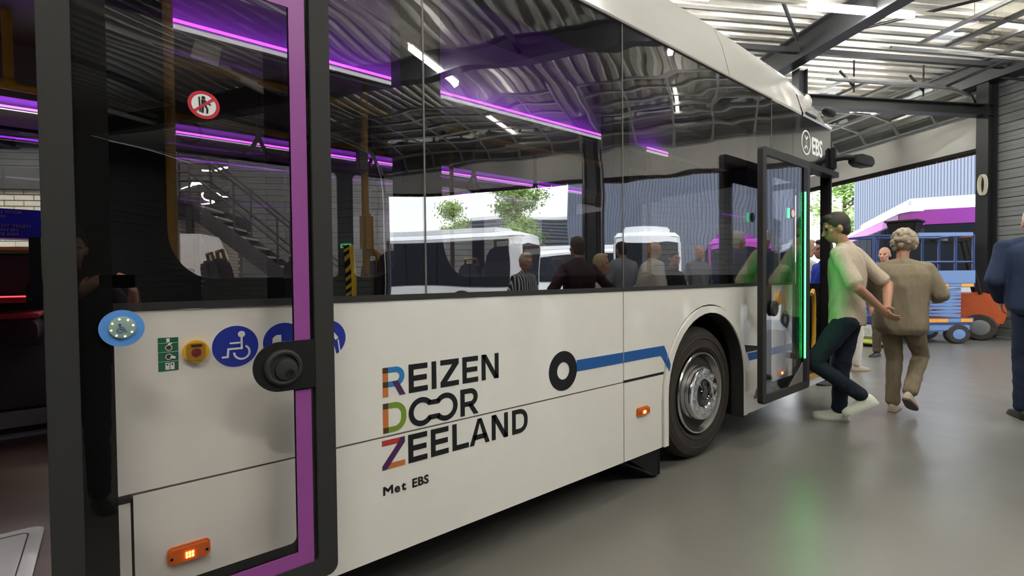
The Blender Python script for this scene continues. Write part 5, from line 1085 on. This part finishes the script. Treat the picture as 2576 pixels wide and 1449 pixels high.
# 6, 7 people half hidden behind the walkers
person('person in pink shirt half hidden behind the curly haired walker', at(2226, 8.2), L_ * .8 - A_ * .6, 1.84, dict(), 'skin_fair', 'pink_shirt', 'brown_trousers', ('shoe_black', 'sole_brown'), 'hair_dark', hairstyle='bald', vox=.013)
person('person in white trousers half hidden behind the man in the polo shirt', at(2140, 7.2), -L_ * .9 + A_ * .2, 1.80, dict(), 'skin_fair', 'grey_shirt', 'white_trousers', ('shoe_tan', 'sole_brown'), 'hair_dark', vox=.013)
# visitors right of the camera, seen mirrored in the bus windows
def mirrored(px, depth):
    p = at(px, depth); return Vector((p.x, -p.y, 0))
toB = Vector((0, 1, 0))
HIPS = dict(elbL=V(-.40, -.10, 1.20), wrL=V(-.20, .04, 1.02), elbR=V(.40, -.10, 1.20), wrR=V(.20, .04, 1.02), hdL=V(.6, .5, -.4), hdR=V(-.6, .5, -.4), curlL=.3, curlR=.3)
FOLD = dict(elbL=V(-.27, .05, 1.14), wrL=V(.02, .22, 1.17), elbR=V(.27, .05, 1.14), wrR=V(-.02, .22, 1.13), hdL=V(1, .1, 0), hdR=V(-1, .1, 0), pnL=V(0, -1, 0), pnR=V(0, -1, 0))
person('man in striped shirt mirrored in the middle window', mirrored(1318, 6.6), toB, 1.72, dict(), 'skin_tan', 'striped_shirt', 'jeans_dark', ('shoe_black', 'sole_black'), 'hair_grey', vox=.013, belly=.04)
person('man in maroon top with hands on hips mirrored in the middle window', mirrored(1455, 5.5), -toB * .9 + V(.3, 0, 0), 1.84, HIPS, 'skin_tan', 'maroon', 'jeans_dark', ('shoe_black', 'sole_black'), 'hair_brown', vox=.012)
person('woman in pale top mirrored behind the man in maroon', mirrored(1508, 6.2), toB + V(.6, 0, 0), 1.66, dict(), 'skin_fair', 'cream_linen', 'jeans_dark', ('shoe_tan', 'sole_brown'), 'hair_blond', vox=.013)
person('man in grey blue shirt mirrored at the window joint, back turned', mirrored(1568, 7.7), -toB + V(.4, 0, 0), 1.93, dict(), 'skin_tan', 'grey_shirt', 'jeans_dark', ('shoe_black', 'sole_black'), 'hair_dark', sleeve='long', vox=.013)
person('bald man in cream short sleeved shirt mirrored right of the window joint', mirrored(1642, 6.75), V(1, .45, 0), 1.87, dict(look=V(0, 1, -.15)), 'skin_tan', 'cream_linen', 'brown_trousers', ('shoe_black', 'sole_black'), 'hair_dark', hairstyle='bald', vox=.012, belly=.05, loose=.025)
person('man in black shirt with glasses and folded arms mirrored in the front window', mirrored(1692, 7.6), toB * .9 - V(.2, 0, 0), 1.76, FOLD, 'skin_fair', 'black_cloth', 'jeans_dark', ('shoe_black', 'sole_black'), 'hair_dark', glasses=True, vox=.012)
person('man facing the tall suited man, mirrored in the front window', mirrored(1757, 8.9), toB - V(.5, 0, 0), 1.93, dict(), 'skin_fair', 'grey_shirt', 'trousers_navy', ('shoe_black', 'sole_black'), 'hair_dark', sleeve='long', hairstyle='bald', vox=.013)
# photographer, a step behind the lens
person('photographer in dark clothes holding up a phone, mirrored in the door glass', Vector((-.16, -2.36, 0)), (.12, 1), 1.72,
       dict(look=V(.05, 1, -.05), elbL=V(-.20, .12, 1.20), wrL=V(.02, .28, 1.40), elbR=V(.30, .10, 1.19), wrR=V(.27, .30, 1.40), hdL=V(.5, .5, .6), hdR=V(-.4, .4, .8), pnL=V(.6, 0, .3), pnR=V(-.6, 0, .3)), 'skin_fair', 'black_cloth', 'jeans_dark', ('shoe_black', 'sole_black'), 'hair_brown', vox=.012)
ph = E('phone', (0.005, -1.99, 1.40), math.radians(3)); tag(ph, 'dark phone held up by the photographer', 'phone')
MB().box(-.035, .13, -.0, .009, -.037, .04).build('phone_body', 'black_gloss', ph, bev=.003)

# ================================================================== FORKLIFT AND SCISSOR LIFT
M('fork_orange', (.55, .10, .025), .35, coat=.4, noise=(6, (.42, .075, .02))); M('lift_blue', (.022, .05, .19), .35); M('lift_light', (.14, .25, .52), .4); M('tape_orange', (.85, .36, .03), .4); M('grey_plastic', (.16, .165, .17), .5)
fv = rv * .8 - hv * .6; fo = CAM + hv * 11.02 + rv * 9.45; fk = E('forklift', (fo.x, fo.y, 0), math.atan2(fv.y, fv.x)); tag(fk, 'orange forklift truck with black overhead guard in the doorway', 'forklift')
# local x: towards the counterweight (right in the picture), y: across
mm = MB(); mm.poly([[(-.2, .35), (.25, .28), (1.05, .30), (1.12, .55), (1.08, .86), (.85, .98), (.1, .96), (-.2, .70)]], XZ, -.52, .52); mm.build('counterweight', 'fork_orange', fk, bev=.06)
MB().box(-.95, -.15, -.5, .5, .25, .72).build('chassis', 'fork_orange', fk, bev=.04); mm = MB(); mm.poly([[(-.55, .72), (.05, .72), (.05, 1.02), (-.55, .92)]], XZ, -.42, .42); mm.build('battery_cover', 'black_plastic', fk, bev=.03)
MB().box(-.35, .12, -.26, .26, .95, 1.08).build('seat_cushion', 'seat_dark', fk, bev=.04); MB().box(.05, .18, -.25, .25, 1.05, 1.52).build('seat_back', 'seat_dark', fk, bev=.05)
for y in (-.46, .46):
    mm = MB(); mm.tube([(.72, y, .95), (.60, y, 1.55), (.50, y, 2.1)], .035, 8); mm.build('guard_post', 'black_plastic', fk); mm = MB(); mm.tube([(-.90, y, .70), (-.75, y, 1.5), (-.55, y, 2.1)], .035, 8); mm.build('guard_post', 'black_plastic', fk)
    MB().box(-.62, .62, y - .04, y + .04, 2.08, 2.15).build('guard_rail', 'black_plastic', fk)
for k in range(6): MB().box(-.55 + k * .2, -.51 + k * .2, -.44, .44, 2.10, 2.14).build('guard_bar', 'black_plastic', fk)
MB().box(.42, .60, -.25, -.1, 2.15, 2.19).build('warning_lamp', 'fork_orange', fk); MB().box(-.1, .2, -.50, -.5 + .01, 2.09, 2.14).build('guard_plate', 'white_print', fk)
mm = MB(); mm.tube([(-.62, -.2 * math.cos(a), 1.12 + .2 * math.sin(a)) for a in [i * 2 * math.pi / 16 for i in range(17)]], .015, 6, cap=False); mm.build('steering_wheel', 'black_plastic', fk)
for x, r in ((-.72, .34), (.70, .27)):
    for y in (-.5, .5):
        mm = MB(); mm.lathe([(-.1, .1), (-.1, r * .9), (-.07, r), (.07, r), (.1, r * .9), (.1, .1)], (x, y, r), (0, 1, 0), 24); w = mm.build('wheel', 'tyre', fk, smooth=35); mm = MB(); mm.lathe([(-.105, .02), (-.11, r * .5), (-.1, r * .58), (.1, r * .58), (.11, r * .5), (.105, .02)], (x, y, r), (0, 1, 0), 20); mm.build('rim', 'grey_plastic', w, smooth=35)
for y in (-.3, .3): MB().box(-1.12, -1.0, y - .05, y + .05, .1, 2.3).build('mast_rail', 'black_plastic', fk); MB().box(-2.1, -1.1, y - .06, y + .06, .06, .11).build('fork', 'grey_plastic', fk)
for z in (.5, 1.2, 2.2): MB().box(-1.1, -1.02, -.35, .35, z, z + .08).build('mast_crossbar', 'black_plastic', fk)
mm = MB(); mm.poly([[(-.5, .98), (.0, .98), (.05, 1.0), (.05, 1.22), (-.5, 1.22)]], XZ, -.46, -.44); mm.build('side_panel', 'black_plastic', fk); text('maker_mark', 'SAS', (-.42, -.462, 1.06), .11, 'white_print', fk, bold=.003)
# scissor lift
sl_ = E('scissor_lift', at(2283, 10.1), math.atan2(rv.y, rv.x)); sl_.scale = (1.26, 1, 1); tag(sl_, 'blue scissor lift with railed platform and orange stripes', 'lift')
MB().box(-.75, .75, -.4, .4, .24, .40).build('chassis', 'lift_light', sl_, bev=.03); MB().box(-.78, .78, -.415, -.40, .40, .52).build('side_beam', 'lift_blue', sl_)
for k in range(8): MB().box(-.76 + k * .19, -.76 + k * .19 + .185, -.425, -.416, .43, .50).build('warning_stripe', 'tape_orange' if k % 3 else 'lift_light', sl_)
for x in (-.55, .55):
    for y in (-.36, .36):
        mm = MB(); mm.lathe([(-.06, .05), (-.06, .17), (-.04, .19), (.04, .19), (.06, .17), (.06, .05)], (x, y, .19), (0, 1, 0), 20); w = mm.build('wheel', 'tyre', sl_, smooth=35); mm = MB(); mm.lathe([(-.065, .01), (-.06, .1), (.06, .1), (.065, .01)], (x, y, .19), (0, 1, 0), 16); mm.build('rim', 'lift_light', w)
for k in range(4):
    for y in (-.33, .33):
        z = .55 + k * .14; MB().beam((-.62, y, z), (.62, y, z + .1), .04, .07, up=(0, 0, 1)).build('scissor_arm', 'lift_light', sl_); MB().beam((-.62, y, z + .1), (.62, y, z), .04, .07, up=(0, 0, 1)).build('scissor_arm', 'lift_light', sl_)
for k in range(3): MB().tube([(-.5, -.34, .66 + .17 * k), (.5, .34, .66 + .17 * k)], .035, 8).build('cylinder', 'lift_light', sl_)
MB().box(-.8, .8, -.4, .4, 1.12, 1.20).build('platform', 'lift_blue', sl_); MB().box(-.8, .8, -.41, -.40, 1.20, 1.45).build('toe_board', 'lift_light', sl_)
for k in range(8): MB().box(-.78 + k * .195, -.78 + k * .195 + .19, -.412, -.402, 1.13, 1.19).build('warning_stripe', 'tape_orange' if k % 3 else 'lift_light', sl_)
for y in (-.39, .39):
    for z in (1.62, 2.15): MB().tube([(-.78, y, z), (.78, y, z)], .02, 8).build('guard_rail', 'lift_blue', sl_)
    for x in (-.78, -.26, .5, .78): MB().tube([(x, y, 1.18), (x, y, 2.15)], .02, 8).build('rail_post', 'lift_blue', sl_)
for x in (-.78, .78):
    for z in (1.62, 2.15): MB().tube([(x, -.39, z), (x, .39, z)], .02, 8).build('guard_rail', 'lift_blue', sl_)
MB().box(-.1, .75, -.42, -.36, 2.13, 2.20).build('rail_pad', 'lift_light', sl_)
tb = E('black_tub', at(2275, 10.1) + Vector((0, 0, 2.21))); tb.scale = (.66, .66, .8); tag(tb, 'black plastic tub resting on the scissor lift rail', 'tub')
mm = MB(); mm.loft([[(x * .36, y * .30, 0) for x, y in ((-1, -1), (1, -1), (1, 1), (-1, 1))], [(x * .46, y * .38, .30) for x, y in ((-1, -1), (1, -1), (1, 1), (-1, 1))]]); mm.build('bucket', 'black_plastic', tb, bev=.03); mm = MB(); mm.poly([rrect(-.5, .5, -.42, .42, .06), rrect(-.44, .44, -.36, .36, .04)], lambda x, z, y: (x, z, y), .29, .33); mm.build('rim', 'black_plastic', tb)
M('lime', (.55, .62, .10), .5)
pal = E('floor_scrubber', at(2190, 9.6)); tag(pal, 'low white machine with lime green base standing behind the walkers', 'machine')
MB().box(-.3, .3, -.3, .3, .06, .14).build('base', 'lime', pal, bev=.02); MB().box(-.27, .27, -.27, .27, .14, .42).build('tank', 'white_shirt', pal, bev=.06); MB().box(-.2, .2, -.2, .2, .42, .58).build('lid', 'lift_blue', pal, bev=.04)
for x in (-.2, .2): mm = MB(); mm.lathe([(-.3, .03), (-.3, .06), (.3, .06), (.3, .03)], (x, 0, .06), (0, 1, 0), 14); mm.build('roller', 'rubber', pal)
